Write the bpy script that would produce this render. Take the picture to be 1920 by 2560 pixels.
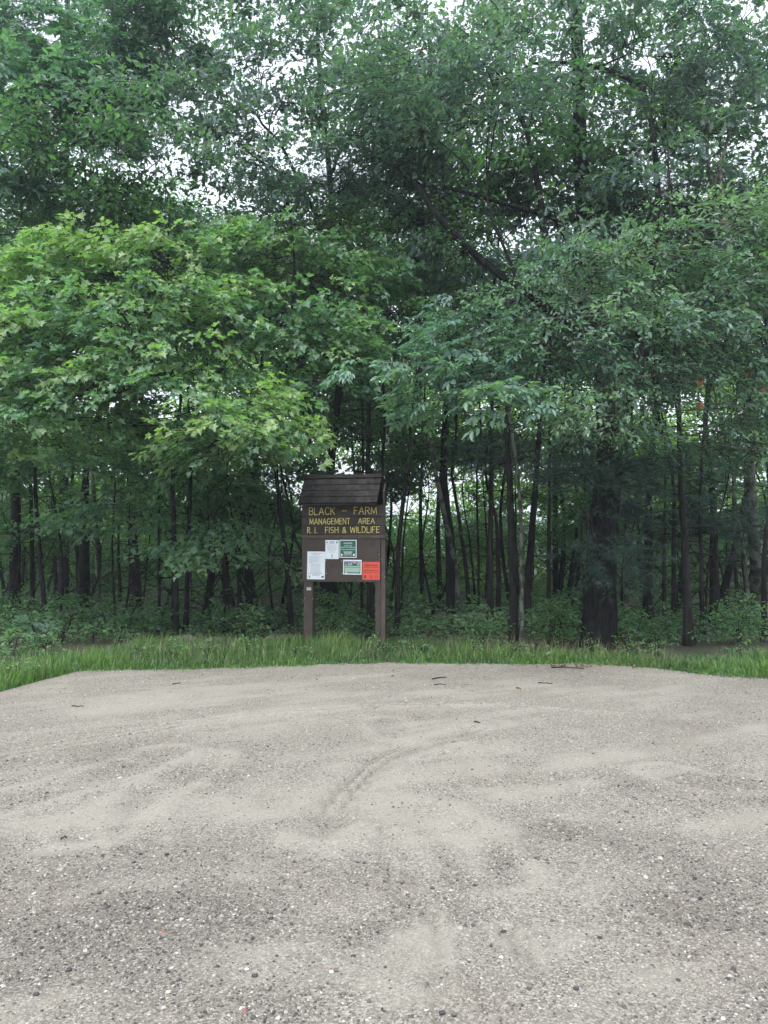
import bpy, math, random
import numpy as np
random.seed(11)
rng = np.random.default_rng(11)
R = math.radians
sc = bpy.context.scene
for o in list(bpy.data.objects):
    bpy.data.objects.remove(o)
col = sc.collection

# ------------------------------------------------------------------ camera, sky, sun, exposure
CAM_H, PITCH, FPX = 1.5, R(2.68), 1923.0          # focal length in pixels of the 1920 x 2560 photograph
cam_d = bpy.data.cameras.new('camera'); cam = bpy.data.objects.new('camera', cam_d); col.objects.link(cam)
cam.location = (0, 0, CAM_H); cam.rotation_euler = (R(90) + PITCH, 0, 0)
cam_d.sensor_fit = 'HORIZONTAL'; cam_d.sensor_width = 36.0; cam_d.lens = 36.0 * FPX / 1920.0
cam_d.clip_start = 0.05; cam_d.clip_end = 3000
sc.camera = cam

SUN_EL, SUN_AZ = R(62), R(205)                     # high soft light from behind the camera, a little to the side
world = bpy.data.worlds.new('World'); sc.world = world; world.use_nodes = True
wn, wl = world.node_tree.nodes, world.node_tree.links
wn.clear()
sky = wn.new('ShaderNodeTexSky'); sky.sky_type = 'NISHITA'; sky.sun_disc = False
sky.sun_elevation = SUN_EL; sky.sun_rotation = SUN_AZ; sky.dust_density = 4.0; sky.air_density = 1.0
hs = wn.new('ShaderNodeHueSaturation'); hs.inputs['Saturation'].default_value = 0.30
mx = wn.new('ShaderNodeMix'); mx.data_type = 'RGBA'
mx.inputs[0].default_value = 0.45; mx.inputs[7].default_value = (8.2, 9.0, 10.2, 1)   # even cloud layer
bg = wn.new('ShaderNodeBackground'); bg.inputs['Strength'].default_value = 0.15
wo = wn.new('ShaderNodeOutputWorld')
wl.new(sky.outputs[0], hs.inputs['Color']); wl.new(hs.outputs[0], mx.inputs[6])
wl.new(mx.outputs[2], bg.inputs['Color']); wl.new(bg.outputs[0], wo.inputs['Surface'])

sun_d = bpy.data.lights.new('sun', 'SUN'); sun = bpy.data.objects.new('sun', sun_d); col.objects.link(sun)
sun_d.energy = 1.5; sun_d.angle = R(40); sun_d.color = (1.0, 0.97, 0.92)
sun.rotation_euler = (R(90) - SUN_EL, 0, R(180) - SUN_AZ + R(0))
sc.view_settings.view_transform = 'Standard'; sc.view_settings.look = 'None'
sc.view_settings.exposure = 0.95; sc.view_settings.gamma = 1.0
sc.render.engine = 'CYCLES'
sc.cycles.max_bounces = 4; sc.cycles.diffuse_bounces = 3; sc.cycles.transmission_bounces = 3
sc.cycles.glossy_bounces = 2; sc.cycles.caustics_reflective = False; sc.cycles.caustics_refractive = False
sc.cycles.use_denoising = True; sc.cycles.use_adaptive_sampling = True; sc.cycles.adaptive_threshold = 0.03
sc.cycles.sample_clamp_indirect = 4.0

# ------------------------------------------------------------------ helpers
CP, SP = math.cos(PITCH), math.sin(PITCH)
def at(px, py, D):
    """a point of the place seen at that pixel of the photograph, D metres ahead"""
    u, v = (px - 960) / FPX, (1280 - py) / FPX
    y, z = CP - v * SP, SP + v * CP
    s = D / y
    return np.array([u * s, D, CAM_H + z * s])
def dist(py):
    """how far ahead the flat ground is at that pixel row"""
    v = (1280 - py) / FPX
    return CAM_H * (CP - v * SP) / -(SP + v * CP)
def tag(o, label=None, cat=None, group=None, kind=None):
    for k, v in (('label', label), ('category', cat), ('group', group), ('kind', kind)):
        if v: o[k] = v
    return o
def empty(name, loc, rz=0.0):
    o = bpy.data.objects.new(name, None); col.objects.link(o)
    o.location = tuple(float(c) for c in loc); o.rotation_euler = (0, 0, rz); o.empty_display_size = 0.1
    return o

class MB:
    """collects triangles; build() links them as ONE mesh object"""
    def __init__(s): s.V, s.F, s.M, s.T, s.n = [], [], [], [], 0
    def add(s, V, F, mat=0, tone=0.5):
        V = np.asarray(V, float).reshape(-1, 3); F = np.asarray(F, int).reshape(-1, 3)
        s.V.append(V); s.F.append(F + s.n); s.n += len(V)
        s.M.append(np.full(len(F), mat, int) if np.isscalar(mat) else np.asarray(mat, int))
        s.T.append(np.full(len(V), tone, float) if np.isscalar(tone) else np.asarray(tone, float))
        return s
    def box(s, x0, x1, y0, y1, z0, z1, mat=0, tone=0.5):
        V = [(x, y, z) for z in (z0, z1) for y in (y0, y1) for x in (x0, x1)]
        F = [(0,2,3),(0,3,1),(4,5,7),(4,7,6),(0,1,5),(0,5,4),(2,6,7),(2,7,3),(0,4,6),(0,6,2),(1,3,7),(1,7,5)]
        return s.add(V, F, mat, tone)
    def tube(s, path, rad, seg=8, mat=0, tone=0.5, rough=0.0, cap=True):
        V, F = tube(path, rad, seg, rough, cap); return s.add(V, F, mat, tone)
    def mesh(s, name, mats, smooth=False, origin=(0, 0, 0)):
        V = np.concatenate(s.V) - np.asarray(origin, float); F = np.concatenate(s.F)
        me = bpy.data.meshes.new(name); nf = len(F)
        me.vertices.add(len(V)); me.vertices.foreach_set('co', V.astype(np.float32).ravel())
        me.loops.add(nf * 3); me.loops.foreach_set('vertex_index', F.astype(np.int32).ravel())
        me.polygons.add(nf)
        me.polygons.foreach_set('loop_start', np.arange(0, nf * 3, 3, dtype=np.int32))
        me.polygons.foreach_set('loop_total', np.full(nf, 3, np.int32))
        me.polygons.foreach_set('material_index', np.concatenate(s.M).astype(np.int32))
        me.polygons.foreach_set('use_smooth', np.full(nf, smooth, bool))
        for m in (mats if isinstance(mats, (list, tuple)) else [mats]): me.materials.append(m)
        a = me.attributes.new('tone', 'FLOAT', 'POINT'); a.data.foreach_set('value', np.concatenate(s.T).astype(np.float32))
        me.update(calc_edges=True); me.validate()
        return me
    def build(s, name, mats, parent=None, smooth=False, origin=(0, 0, 0)):
        return link(name, s.mesh(name, mats, smooth, origin), parent)
def link(name, me, parent=None):
    o = bpy.data.objects.new(name, me); col.objects.link(o)
    if parent is not None: o.parent = parent
    return o
def tube(path, rad, seg=8, rough=0.0, cap=True):
    P = np.asarray(path, float); n = len(P); rad = np.broadcast_to(np.asarray(rad, float), (n,))
    d = np.gradient(P, axis=0); d /= np.linalg.norm(d, axis=1)[:, None] + 1e-9
    ref = np.array([0, 1.0, 0]) if abs(d[0][1]) < 0.8 else np.array([1.0, 0, 0])
    V = []
    a = np.arange(seg) * 2 * math.pi / seg
    for i in range(n):
        ref = ref - d[i] * ref.dot(d[i]); ref /= np.linalg.norm(ref) + 1e-9
        b = np.cross(d[i], ref)
        r = rad[i] * (1 + (rng.uniform(-rough, rough, seg) if rough else 0))
        V.append(P[i] + np.outer(np.cos(a) * r, ref) + np.outer(np.sin(a) * r, b))
    V = np.concatenate(V); F = []
    j = np.arange(seg); k = (j + 1) % seg
    for i in range(n - 1):
        a0, a1 = i * seg, (i + 1) * seg
        F += [np.stack([a0 + j, a0 + k, a1 + k], 1), np.stack([a0 + j, a1 + k, a1 + j], 1)]
    if cap:
        F += [np.array([(0, q + 1, q) for q in range(1, seg - 1)]),
              np.array([((n-1)*seg, (n-1)*seg + q, (n-1)*seg + q + 1) for q in range(1, seg - 1)])]
    return V, np.concatenate(F)
def curve_pts(pts, n, wob=0.0):
    """smooth path through a few points"""
    P = np.asarray(pts, float); m = len(P)
    if m == 2: out = P[0] + np.linspace(0, 1, n)[:, None] * (P[1] - P[0])
    else:
        E = np.vstack([2 * P[0] - P[1], P, 2 * P[-1] - P[-2]]); out = []
        for t in np.linspace(0, m - 1 - 1e-6, n):
            i = int(t); f = t - i; p0, p1, p2, p3 = E[i:i + 4]
            out.append(0.5 * (2*p1 + (p2-p0)*f + (2*p0-5*p1+4*p2-p3)*f*f + (3*p1-p0-3*p2+p3)*f**3))
        out = np.array(out)
    if wob:
        w = rng.normal(0, wob, out.shape); w[0] = 0; out = out + w
    return out
_perm = rng.random((256, 256))
def vnoise(x, y):
    xi, yi = np.floor(x).astype(int), np.floor(y).astype(int); fx, fy = x - xi, y - yi
    fx, fy = fx*fx*(3-2*fx), fy*fy*(3-2*fy)
    g = lambda a, b: _perm[a % 256, b % 256]
    return (g(xi,yi)*(1-fx)+g(xi+1,yi)*fx)*(1-fy) + (g(xi,yi+1)*(1-fx)+g(xi+1,yi+1)*fx)*fy
def fbm(x, y, o=4):
    x = np.asarray(x, float); y = np.asarray(y, float)
    s = 0; a = 0.5
    for i in range(o): s = s + a * vnoise(x * 2**i + 17.3*i, y * 2**i + 5.1*i); a *= 0.5
    return s / (1 - 0.5**o)

# ------------------------------------------------------------------ materials
def newmat(name):
    m = bpy.data.materials.new(name); m.use_nodes = True; nt = m.node_tree
    return m, nt.nodes, nt.links, nt.nodes['Principled BSDF']
def ramp(nodes, stops):
    r = nodes.new('ShaderNodeValToRGB'); e = r.color_ramp.elements
    while len(e) < len(stops): e.new(0.5)
    for q, (p, c) in zip(e, stops): q.position = p; q.color = (*c, 1)
    return r
def leafmat(name, dark, mid, light, trans=0.32, rough=0.42, tcol=(0.72, 1.0, 0.36)):
    m, n, l, p = newmat(name)
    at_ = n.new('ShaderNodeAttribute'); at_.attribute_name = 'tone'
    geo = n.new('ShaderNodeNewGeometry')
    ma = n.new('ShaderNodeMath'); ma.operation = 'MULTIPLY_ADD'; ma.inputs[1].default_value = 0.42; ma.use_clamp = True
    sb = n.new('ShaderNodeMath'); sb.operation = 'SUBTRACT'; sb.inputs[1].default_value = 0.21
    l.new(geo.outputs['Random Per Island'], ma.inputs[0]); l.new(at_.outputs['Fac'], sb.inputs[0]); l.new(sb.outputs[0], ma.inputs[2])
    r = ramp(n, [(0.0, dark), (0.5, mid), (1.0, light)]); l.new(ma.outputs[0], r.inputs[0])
    l.new(r.outputs[0], p.inputs['Base Color']); p.inputs['Roughness'].default_value = rough
    p.inputs['Specular IOR Level'].default_value = 0.45
    t = n.new('ShaderNodeBsdfTranslucent')
    mt = n.new('ShaderNodeMix'); mt.data_type = 'RGBA'; mt.blend_type = 'MULTIPLY'; mt.inputs[0].default_value = 1.0
    mt.inputs[7].default_value = (tcol[0] * 2.0, tcol[1] * 2.0, tcol[2] * 2.0, 1)
    l.new(r.outputs[0], mt.inputs[6]); l.new(mt.outputs[2], t.inputs['Color'])
    ms = n.new('ShaderNodeMixShader'); ms.inputs[0].default_value = trans
    l.new(p.outputs[0], ms.inputs[1]); l.new(t.outputs[0], ms.inputs[2])
    l.new(ms.outputs[0], n['Material Output'].inputs['Surface'])
    return m
def barkmat(name, dark, light, lichen=0.0, lich=(0.20, 0.25, 0.19), scale=1.0, bump=0.5):
    m, n, l, p = newmat(name)
    tc = n.new('ShaderNodeTexCoord'); mp = n.new('ShaderNodeMapping'); mp.inputs['Scale'].default_value = (9*scale, 9*scale, 1.6*scale)
    nz = n.new('ShaderNodeTexNoise'); nz.inputs['Scale'].default_value = 3.0; nz.inputs['Detail'].default_value = 6
    l.new(tc.outputs['Object'], mp.inputs[0]); l.new(mp.outputs[0], nz.inputs['Vector'])
    r = ramp(n, [(0.35, dark), (0.68, light)]); l.new(nz.outputs[0], r.inputs[0])
    n2 = n.new('ShaderNodeTexNoise'); n2.inputs['Scale'].default_value = 5.0; n2.inputs['Detail'].default_value = 5
    l.new(tc.outputs['Object'], n2.inputs['Vector'])
    r2 = ramp(n, [(0.60 - 0.25*lichen, (0, 0, 0)), (0.66 - 0.25*lichen, (1, 1, 1))]); l.new(n2.outputs[0], r2.inputs[0])
    mx = n.new('ShaderNodeMix'); mx.data_type = 'RGBA'; mx.inputs[7].default_value = (*lich, 1)
    mu = n.new('ShaderNodeMath'); mu.operation = 'MULTIPLY'; mu.inputs[1].default_value = min(1, lichen * 1.3)
    l.new(r2.outputs[0], mu.inputs[0]); l.new(mu.outputs[0], mx.inputs[0])
    l.new(r.outputs[0], mx.inputs[6]); l.new(mx.outputs[2], p.inputs['Base Color'])
    b = n.new('ShaderNodeBump'); b.inputs['Strength'].default_value = bump; b.inputs['Distance'].default_value = 0.03
    l.new(nz.outputs[0], b.inputs['Height']); l.new(b.outputs[0], p.inputs['Normal'])
    p.inputs['Roughness'].default_value = 0.9; p.inputs['Specular IOR Level'].default_value = 0.2
    return m
def plain(name, c, rough=0.7, var=0.0, scale=20.0, spec=0.3, bump=0.0):
    m, n, l, p = newmat(name)
    p.inputs['Roughness'].default_value = rough; p.inputs['Specular IOR Level'].default_value = spec
    p.inputs['Base Color'].default_value = (*c, 1)
    if var:
        tc = n.new('ShaderNodeTexCoord'); nz = n.new('ShaderNodeTexNoise'); nz.inputs['Scale'].default_value = scale; nz.inputs['Detail'].default_value = 5
        l.new(tc.outputs['Object'], nz.inputs['Vector'])
        r = ramp(n, [(0.3, tuple(x*(1-var) for x in c)), (0.7, tuple(x*(1+var) for x in c))])
        l.new(nz.outputs[0], r.inputs[0]); l.new(r.outputs[0], p.inputs['Base Color'])
        if bump:
            b = n.new('ShaderNodeBump'); b.inputs['Strength'].default_value = bump; b.inputs['Distance'].default_value = 0.01
            l.new(nz.outputs[0], b.inputs['Height']); l.new(b.outputs[0], p.inputs['Normal'])
    return m
M = {}
M['maple']  = leafmat('maple_leaf',  (0.085, 0.165, 0.125), (0.145, 0.250, 0.165), (0.270, 0.360, 0.165), 0.40)
M['oak']    = leafmat('oak_leaf',    (0.064, 0.119, 0.123), (0.109, 0.179, 0.163), (0.179, 0.252, 0.149), 0.38)
M['cherry'] = leafmat('cherry_leaf', (0.062, 0.122, 0.117), (0.107, 0.186, 0.156), (0.189, 0.285, 0.165), 0.34, 0.36)
M['hickory']= leafmat('hickory_leaf',(0.064, 0.129, 0.132), (0.109, 0.198, 0.174), (0.179, 0.280, 0.193), 0.36, 0.38)
M['pine']   = leafmat('pine_needle', (0.024, 0.054, 0.048), (0.040, 0.082, 0.068), (0.060, 0.110, 0.080), 0.15, 0.5)
M['wood_leaf'] = leafmat('woodland_leaf', (0.050, 0.108, 0.072), (0.088, 0.180, 0.088), (0.180, 0.280, 0.080), 0.40)
M['far_leaf'] = leafmat('painted_sunlit_leaf', (0.075, 0.150, 0.070), (0.135, 0.240, 0.080), (0.240, 0.340, 0.090), 0.44)  # lighter yellow-green: sunlight on the far woods painted into the leaf colour
M['shrub']  = leafmat('shrub_leaf',  (0.062, 0.130, 0.082), (0.105, 0.205, 0.105), (0.180, 0.290, 0.105), 0.36)
M['grass']  = leafmat('grass_blade', (0.055, 0.100, 0.052), (0.090, 0.175, 0.058), (0.160, 0.265, 0.070), 0.35, 0.45)
M['dry']    = leafmat('dry_grass',   (0.160, 0.165, 0.090), (0.230, 0.225, 0.120), (0.310, 0.290, 0.160), 0.25, 0.6)
M['twig']   = barkmat('twig_bark', (0.016, 0.014, 0.012), (0.040, 0.036, 0.031), 0.1)
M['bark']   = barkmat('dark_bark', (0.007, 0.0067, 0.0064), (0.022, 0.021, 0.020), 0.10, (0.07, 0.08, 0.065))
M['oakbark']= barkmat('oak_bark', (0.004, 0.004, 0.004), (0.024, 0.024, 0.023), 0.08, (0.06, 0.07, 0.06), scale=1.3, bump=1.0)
M['redbark']= barkmat('reddish_bark', (0.016, 0.011, 0.009), (0.042, 0.030, 0.025), 0.0)
M['palebark']=barkmat('pale_lichen_bark', (0.030, 0.029, 0.026), (0.070, 0.068, 0.060), 0.55, (0.15, 0.17, 0.14))
M['pinebark']=barkmat('pine_bark', (0.011, 0.010, 0.0095), (0.032, 0.029, 0.027), 0.15, (0.07, 0.08, 0.065))
M['lichenbark']=barkmat('lichen_branch_bark', (0.045, 0.045, 0.038), (0.11, 0.115, 0.095), 0.8, (0.24, 0.28, 0.20))

# ------------------------------------------------------------------ ground: the forest floor as one sheet, the gravel lot above it
EX = np.array([-30, -12, -7.0, -5.0, -4.35, -4.0, -3.85, -3.70, -3.25, -2.6, -1.2, 0.2, 1.6, 2.9, 3.35, 3.7, 4.5, 6, 12, 30])
EY = np.array([3.0, 4.6, 6.2, 7.2, 7.55, 8.05, 8.9, 9.50, 9.50, 9.62, 9.90, 10.12, 10.05, 9.95, 9.72, 9.25, 8.85, 8.2, 6.5, 4.0])
def edge_y(x):
    x = np.asarray(x, float)
    return np.interp(x, EX, EY) + 0.30 * (fbm(x * 1.9 + 40, x * 0 + 3.3, 3) - 0.5) + 0.10 * (fbm(x * 11 + 9, x * 0 + 8, 2) - 0.5)
def floor_z(x, y):
    """gentle rise and unevenness of the woodland floor behind the verge"""
    x = np.asarray(x, float); y = np.asarray(y, float)
    w = np.clip((y - 10.2) / 2.0, 0, 1)
    return w * (0.10 * (fbm(x * 0.35 + 3, y * 0.35, 3) - 0.45))
gx = np.concatenate([[-1500, -400, -120, -60, -36], np.linspace(-26, 26, 105), [36, 60, 120, 400, 1500]])
gy = np.concatenate([[-1500, -300, -60, -20, -8], np.linspace(-4, 7.5, 24), np.linspace(8, 34, 79), [40, 55, 90, 250, 1500]])
X, Y = np.meshgrid(gx, gy); Z = floor_z(X, Y) - 0.06 * np.clip((edge_y(X) - Y - 0.1) / 0.5, 0, 1) + 0.02 * (fbm(X * 1.7, Y * 1.7, 3) - 0.5) * np.clip((Y - 10) / 1.5, 0, 1)
def grid_faces(ny, nx):
    i = np.arange(ny - 1)[:, None] * nx + np.arange(nx - 1)[None, :]
    a, b, c, d = i, i + 1, i + nx + 1, i + nx
    return np.concatenate([np.stack([a, b, c], -1).reshape(-1, 3), np.stack([a, c, d], -1).reshape(-1, 3)])
mg, n, l, p = newmat('forest_floor')
tc = n.new('ShaderNodeTexCoord'); n1 = n.new('ShaderNodeTexNoise'); n1.inputs['Scale'].default_value = 14; n1.inputs['Detail'].default_value = 8
l.new(tc.outputs['Object'], n1.inputs['Vector'])
r1 = ramp(n, [(0.30, (0.018, 0.016, 0.010)), (0.52, (0.042, 0.034, 0.022)), (0.72, (0.085, 0.062, 0.038))]); l.new(n1.outputs[0], r1.inputs[0])
n2 = n.new('ShaderNodeTexNoise'); n2.inputs['Scale'].default_value = 1.3; n2.inputs['Detail'].default_value = 4; l.new(tc.outputs['Object'], n2.inputs['Vector'])
r2 = ramp(n, [(0.45, (0, 0, 0)), (0.62, (1, 1, 1))]); l.new(n2.outputs[0], r2.inputs[0])
mm = n.new('ShaderNodeMix'); mm.data_type = 'RGBA'; mm.inputs[7].default_value = (0.030, 0.055, 0.020, 1)
l.new(r2.outputs[0], mm.inputs[0]); l.new(r1.outputs[0], mm.inputs[6]); l.new(mm.outputs[2], p.inputs['Base Color'])
b = n.new('ShaderNodeBump'); b.inputs['Strength'].default_value = 0.8; b.inputs['Distance'].default_value = 0.04
l.new(n1.outputs[0], b.inputs['Height']); l.new(b.outputs[0], p.inputs['Normal']); p.inputs['Roughness'].default_value = 0.95
mb = MB(); mb.add(np.stack([X, Y, Z], -1), grid_faces(*X.shape))
tag(mb.build('ground', mg, smooth=True), 'dark woodland floor of leaf litter under the trees', None, None, 'structure')

# gravel lot: a finely divided sheet with tyre ruts, sandy swaths and pebbly patches of its own
def path_dist(x, y, pts):
    """distance to a curve on the ground and the way along it, pixels of the photo turned into ground points"""
    P = np.array([at(a, b_, dist(b_))[:2] for a, b_ in pts]); P = curve_pts(np.c_[P, np.zeros(len(P))], 18)[:, :2]
    best = np.full(x.shape, 1e9); side = np.zeros(x.shape)
    for i in range(len(P) - 1):
        a, d = P[i], P[i + 1] - P[i]; L = d.dot(d)
        t = np.clip(((x - a[0]) * d[0] + (y - a[1]) * d[1]) / L, 0, 1)
        dx, dy = x - a[0] - t * d[0], y - a[1] - t * d[1]; q = np.hypot(dx, dy)
        s = np.sign(dx * d[1] - dy * d[0]); k = q < best
        best = np.where(k, q, best); side = np.where(k, s, side)
    return best * np.where(side == 0, 1, side)
TRACKS = [  # (points, half width, depth, sand, dark)
    ([(-200, 1960), (0, 1900), (280, 1850), (600, 1803), (960, 1776), (1300, 1772), (1560, 1790)], 0.028, 0.014, 0.9, 0.55),
    ([(-200, 1945), (0, 1888), (280, 1838), (600, 1793), (960, 1767), (1300, 1764)], 0.020, 0.010, 0.8, 0.40),
    ([(1180, 1832), (1090, 1858), (980, 1895), (905, 1945), (850, 2010), (805, 2085)], 0.105, 0.016, 0.20, 0.42),
    ([(1010, 1868), (930, 1905), (860, 1965), (800, 2040)], 0.022, 0.010, 0.3, 0.30),
    ([(1120, 1850), (1020, 1880), (930, 1930), (880, 1985), (845, 2050)], 0.018, 0.009, 0.3, 0.30),
    ([(960, 2080), (962, 2150), (990, 2230), (1075, 2300), (1090, 2420), (1100, 2560)], 0.025, 0.010, 0.4, 0.25),
    ([(960, 1810), (1010, 1845), (1130, 1830), (1220, 1815)], 0.10, 0.004, 0.6, 0.10),
    ([(1260, 2330), (1310, 2395), (1330, 2450)], 0.025, 0.010, 0.4, 0.25),
    ([(220, 2090), (330, 2020), (430, 1960), (520, 1900)], 0.10, 0.010, 0.5, 0.12),
    ([(0, 2020), (200, 1960), (420, 1890)], 0.12, 0.010, 0.5, 0.12),
    ([(340, 2130), (330, 2060), (360, 1980)], 0.08, 0.008, 0.4, 0.1),
    ([(1060, 2040), (1130, 2090), (1210, 2190)], 0.12, 0.008, 0.6, 0.05),
    ([(1660, 1935), (1760, 1960), (1920, 1968)], 0.10, 0.006, 0.5, 0.05),
]
# coarse dark pebble patches and pale fine-sand patches: (px, py, half width px, half height px, strength)
DARKP = [(830, 2190, 200, 60, .8), (520, 2310, 170, 70, .9), (250, 2400, 320, 130, .9), (960, 2330, 180, 70, .75), (1700, 2260, 180, 110, .8),
         (1720, 2470, 150, 60, .8), (1440, 2090, 90, 30, .7), (970, 2060, 70, 18, .9), (1190, 1960, 110, 25, .6), (1560, 1945, 90, 22, .6), (1890, 2010, 60, 25, .8),
         (300, 2140, 150, 40, .4), (560, 1940, 160, 26, .35), (100, 2320, 200, 60, .6), (1330, 2180, 60, 20, .6), (700, 2480, 300, 60, .5), (1100, 2200, 60, 60, .6)]
SANDP = [(1160, 2120, 90, 90, .8), (1330, 2000, 230, 60, .6), (1100, 2330, 60, 70, .7), (1000, 2530, 110, 40, .9), (500, 2370, 130, 25, .6), (620, 2200, 60, 60, .6),
         (1480, 2220, 130, 50, .6), (1560, 2420, 110, 70, .6), (260, 1790, 120, 35, .6), (700, 2010, 110, 40, .4), (1650, 2060, 220, 40, .45), (330, 2230, 120, 50, .5),
         (760, 1905, 220, 22, .4), (1750, 1890, 200, 25, .3), (820, 2280, 120, 30, .5), (120, 2100, 150, 50, .4)]
def lot_fields(x, y):
    e = edge_y(x)
    fr = np.clip((e - y) / 0.8, 0, 1)
    big = fbm(x * 0.9 + 11, y * 0.9 + 2, 4); mid = fbm(x * 3.1 + 5, y * 3.1 + 31, 4)
    sw = fbm((x * .5 + y * .35) * 1.6 + 60, (y * .9 - x * .45) * 5.0 + 9, 4)          # wheel-swept streaks
    wx, wy = x + 0.5 * (mid - 0.5), y + 0.5 * (fbm(x * 2.7 + 77, y * 2.7 + 13, 4) - 0.5)
    sand = np.clip((big - 0.48) * 2.4 + (mid - 0.5) * 1.0 + (sw - .5) * 2.6, -0.4, 0.9); dark = np.clip((0.47 - big) * 2.6 + (mid - 0.5) * 1.4, -0.3, 0.7) * 0.8
    z = 0.012 + 0.030 * (big - 0.5) + 0.010 * (mid - 0.5)
    for lst, f in ((DARKP, 1), (SANDP, 0)):
        for px, py, hw, hh, s in lst:
            D = dist(py); cx = at(px, py, D)[0]; rx = hw / FPX * D; ry = max(0.08, (dist(py - hh) - dist(py + hh)) / 2)
            g = np.exp(-(((wx - cx) / rx)**2 + ((wy - D) / ry)**2) * 1.1) * s
            if f: dark = dark + g; sand = sand - 0.8 * g
            else: sand = sand + g; dark = dark - 0.8 * g
    for pts, hw, dep, sd, dk in TRACKS:
        q = path_dist(x, y, pts) + 0.05 * (mid - 0.5) + 0.025 * (fbm(x * 14, y * 14, 2) - 0.5)
        g = np.exp(-(q / hw)**4); rim = np.exp(-((np.abs(q) - 1.9 * hw) / (0.6 * hw))**2)
        z = z - 1.5 * dep * g + 0.9 * dep * rim
        sand = sand + sd * rim * 1.4 + (sd if sd < 0 else sd * 0.4) * g; dark = dark + dk * g * 1.5 - 0.35 * rim
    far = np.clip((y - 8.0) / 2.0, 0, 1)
    dark = dark + 0.30 * far; sand = sand - 0.25 * far  # far part darker and less sandy: shade of the trees put into the colour
    return z * (0.35 + 0.65 * fr) * fr + 0.005, np.clip(sand, 0, 1), np.clip(dark, 0, 1)
lx = np.concatenate([[-30, -20, -14], np.linspace(-10, -4.2, 24), np.linspace(-4.15, 4.15, 230), np.linspace(4.2, 10, 24), [14, 20, 30]])
tt = np.concatenate([np.linspace(-1.0, -0.05, 8), np.linspace(0, 1, 330)])
X, T = np.meshgrid(lx, tt); E = edge_y(X)
Y = np.where(T < 0, 2.0 + T * 22, 2.0 + (E - 2.0) * np.clip(T, 0, 1)**1.25)
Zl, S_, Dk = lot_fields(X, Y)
def lot_z(x, y):
    i = int(np.argmin(np.abs(lx - x))); j = int(np.argmin(np.abs(Y[:, i] - y))); return float(Zl[j, i])
mgv, n, l, p = newmat('gravel')
def attr(nm):
    a = n.new('ShaderNodeAttribute'); a.attribute_name = nm; return a.outputs['Fac']
tc = n.new('ShaderNodeTexCoord')
def noise(s, d=4, r=0.6):
    q = n.new('ShaderNodeTexNoise'); q.inputs['Scale'].default_value = s; q.inputs['Detail'].default_value = d; q.inputs['Roughness'].default_value = r
    l.new(tc.outputs['Object'], q.inputs['Vector']); return q.outputs[0]
def vor(s, out='Color'):
    q = n.new('ShaderNodeTexVoronoi'); q.inputs['Scale'].default_value = s; l.new(tc.outputs['Object'], q.inputs['Vector']); return q.outputs[out]
def mixc(f, a, b_, mode='MIX'):
    q = n.new('ShaderNodeMix'); q.data_type = 'RGBA'; q.blend_type = mode
    for sck, v in ((q.inputs[0], f), (q.inputs[6], a), (q.inputs[7], b_)):
        if isinstance(v, (int, float)): sck.default_value = v
        elif isinstance(v, tuple): sck.default_value = (*v, 1)
        else: l.new(v, sck)
    return q.outputs[2]
def mth(op, a, b_=0.0):
    q = n.new('ShaderNodeMath'); q.operation = op; q.use_clamp = True
    for sck, v in ((q.inputs[0], a), (q.inputs[1], b_)):
        if isinstance(v, (int, float)): sck.default_value = v
        else: l.new(v, sck)
    return q.outputs[0]
grain = ramp(n, [(0.0, (0.075, 0.066, 0.060)), (0.3, (0.185, 0.168, 0.150)), (0.62, (0.285, 0.265, 0.238)), (0.85, (0.40, 0.38, 0.35)), (1.0, (0.56, 0.54, 0.51))])
sx = n.new('ShaderNodeSeparateColor'); l.new(vor(130.0), sx.inputs[0]); l.new(sx.outputs[0], grain.inputs[0])
grain2 = ramp(n, [(0.30, (0.165, 0.150, 0.138)), (0.55, (0.265, 0.245, 0.222)), (0.75, (0.36, 0.34, 0.31))]); l.new(noise(45, 6, 0.8), grain2.inputs[0])
c = mixc(0.36, grain.outputs[0], grain2.outputs[0])
sandc = ramp(n, [(0.3, (0.31, 0.295, 0.262)), (0.7, (0.42, 0.40, 0.362))]); l.new(noise(220, 4, 0.8), sandc.inputs[0])
c = mixc(mth('MULTIPLY', attr('sand'), 0.62), c, sandc.outputs[0])
dcol = ramp(n, [(0.0, (0.045, 0.040, 0.038)), (0.35, (0.105, 0.092, 0.082)), (0.7, (0.185, 0.168, 0.148)), (1.0, (0.34, 0.32, 0.29))]); l.new(sx.outputs[1], dcol.inputs[0])
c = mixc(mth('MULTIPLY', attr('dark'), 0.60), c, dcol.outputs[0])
rf = ramp(n, [(0.5, (0.0, 0.0, 0.0)), (0.62, (1, 1, 1))]); l.new(noise(1.1, 3), rf.inputs[0])
c = mixc(mth('MULTIPLY', rf.outputs[0], 0.15), c, (0.22, 0.175, 0.145))
c = mixc(1.0, c, (0.835, 0.838, 0.80), "MULTIPLY")
l.new(c, p.inputs['Base Color']); p.inputs['Roughness'].default_value = 0.92; p.inputs['Specular IOR Level'].default_value = 0.25
b = n.new('ShaderNodeBump'); b.inputs['Strength'].default_value = 0.55; b.inputs['Distance'].default_value = 0.006
l.new(vor(150.0, 'Distance'), b.inputs['Height']); b.invert = True
b2 = n.new('ShaderNodeBump'); b2.inputs['Strength'].default_value = 0.5; b2.inputs['Distance'].default_value = 0.02
l.new(noise(35, 8, 0.7), b2.inputs['Height']); l.new(b.outputs[0], b2.inputs['Normal']); l.new(b2.outputs[0], p.inputs['Normal'])
mb = MB(); mb.add(np.stack([X, Y, Zl], -1), grid_faces(*X.shape))
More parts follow.
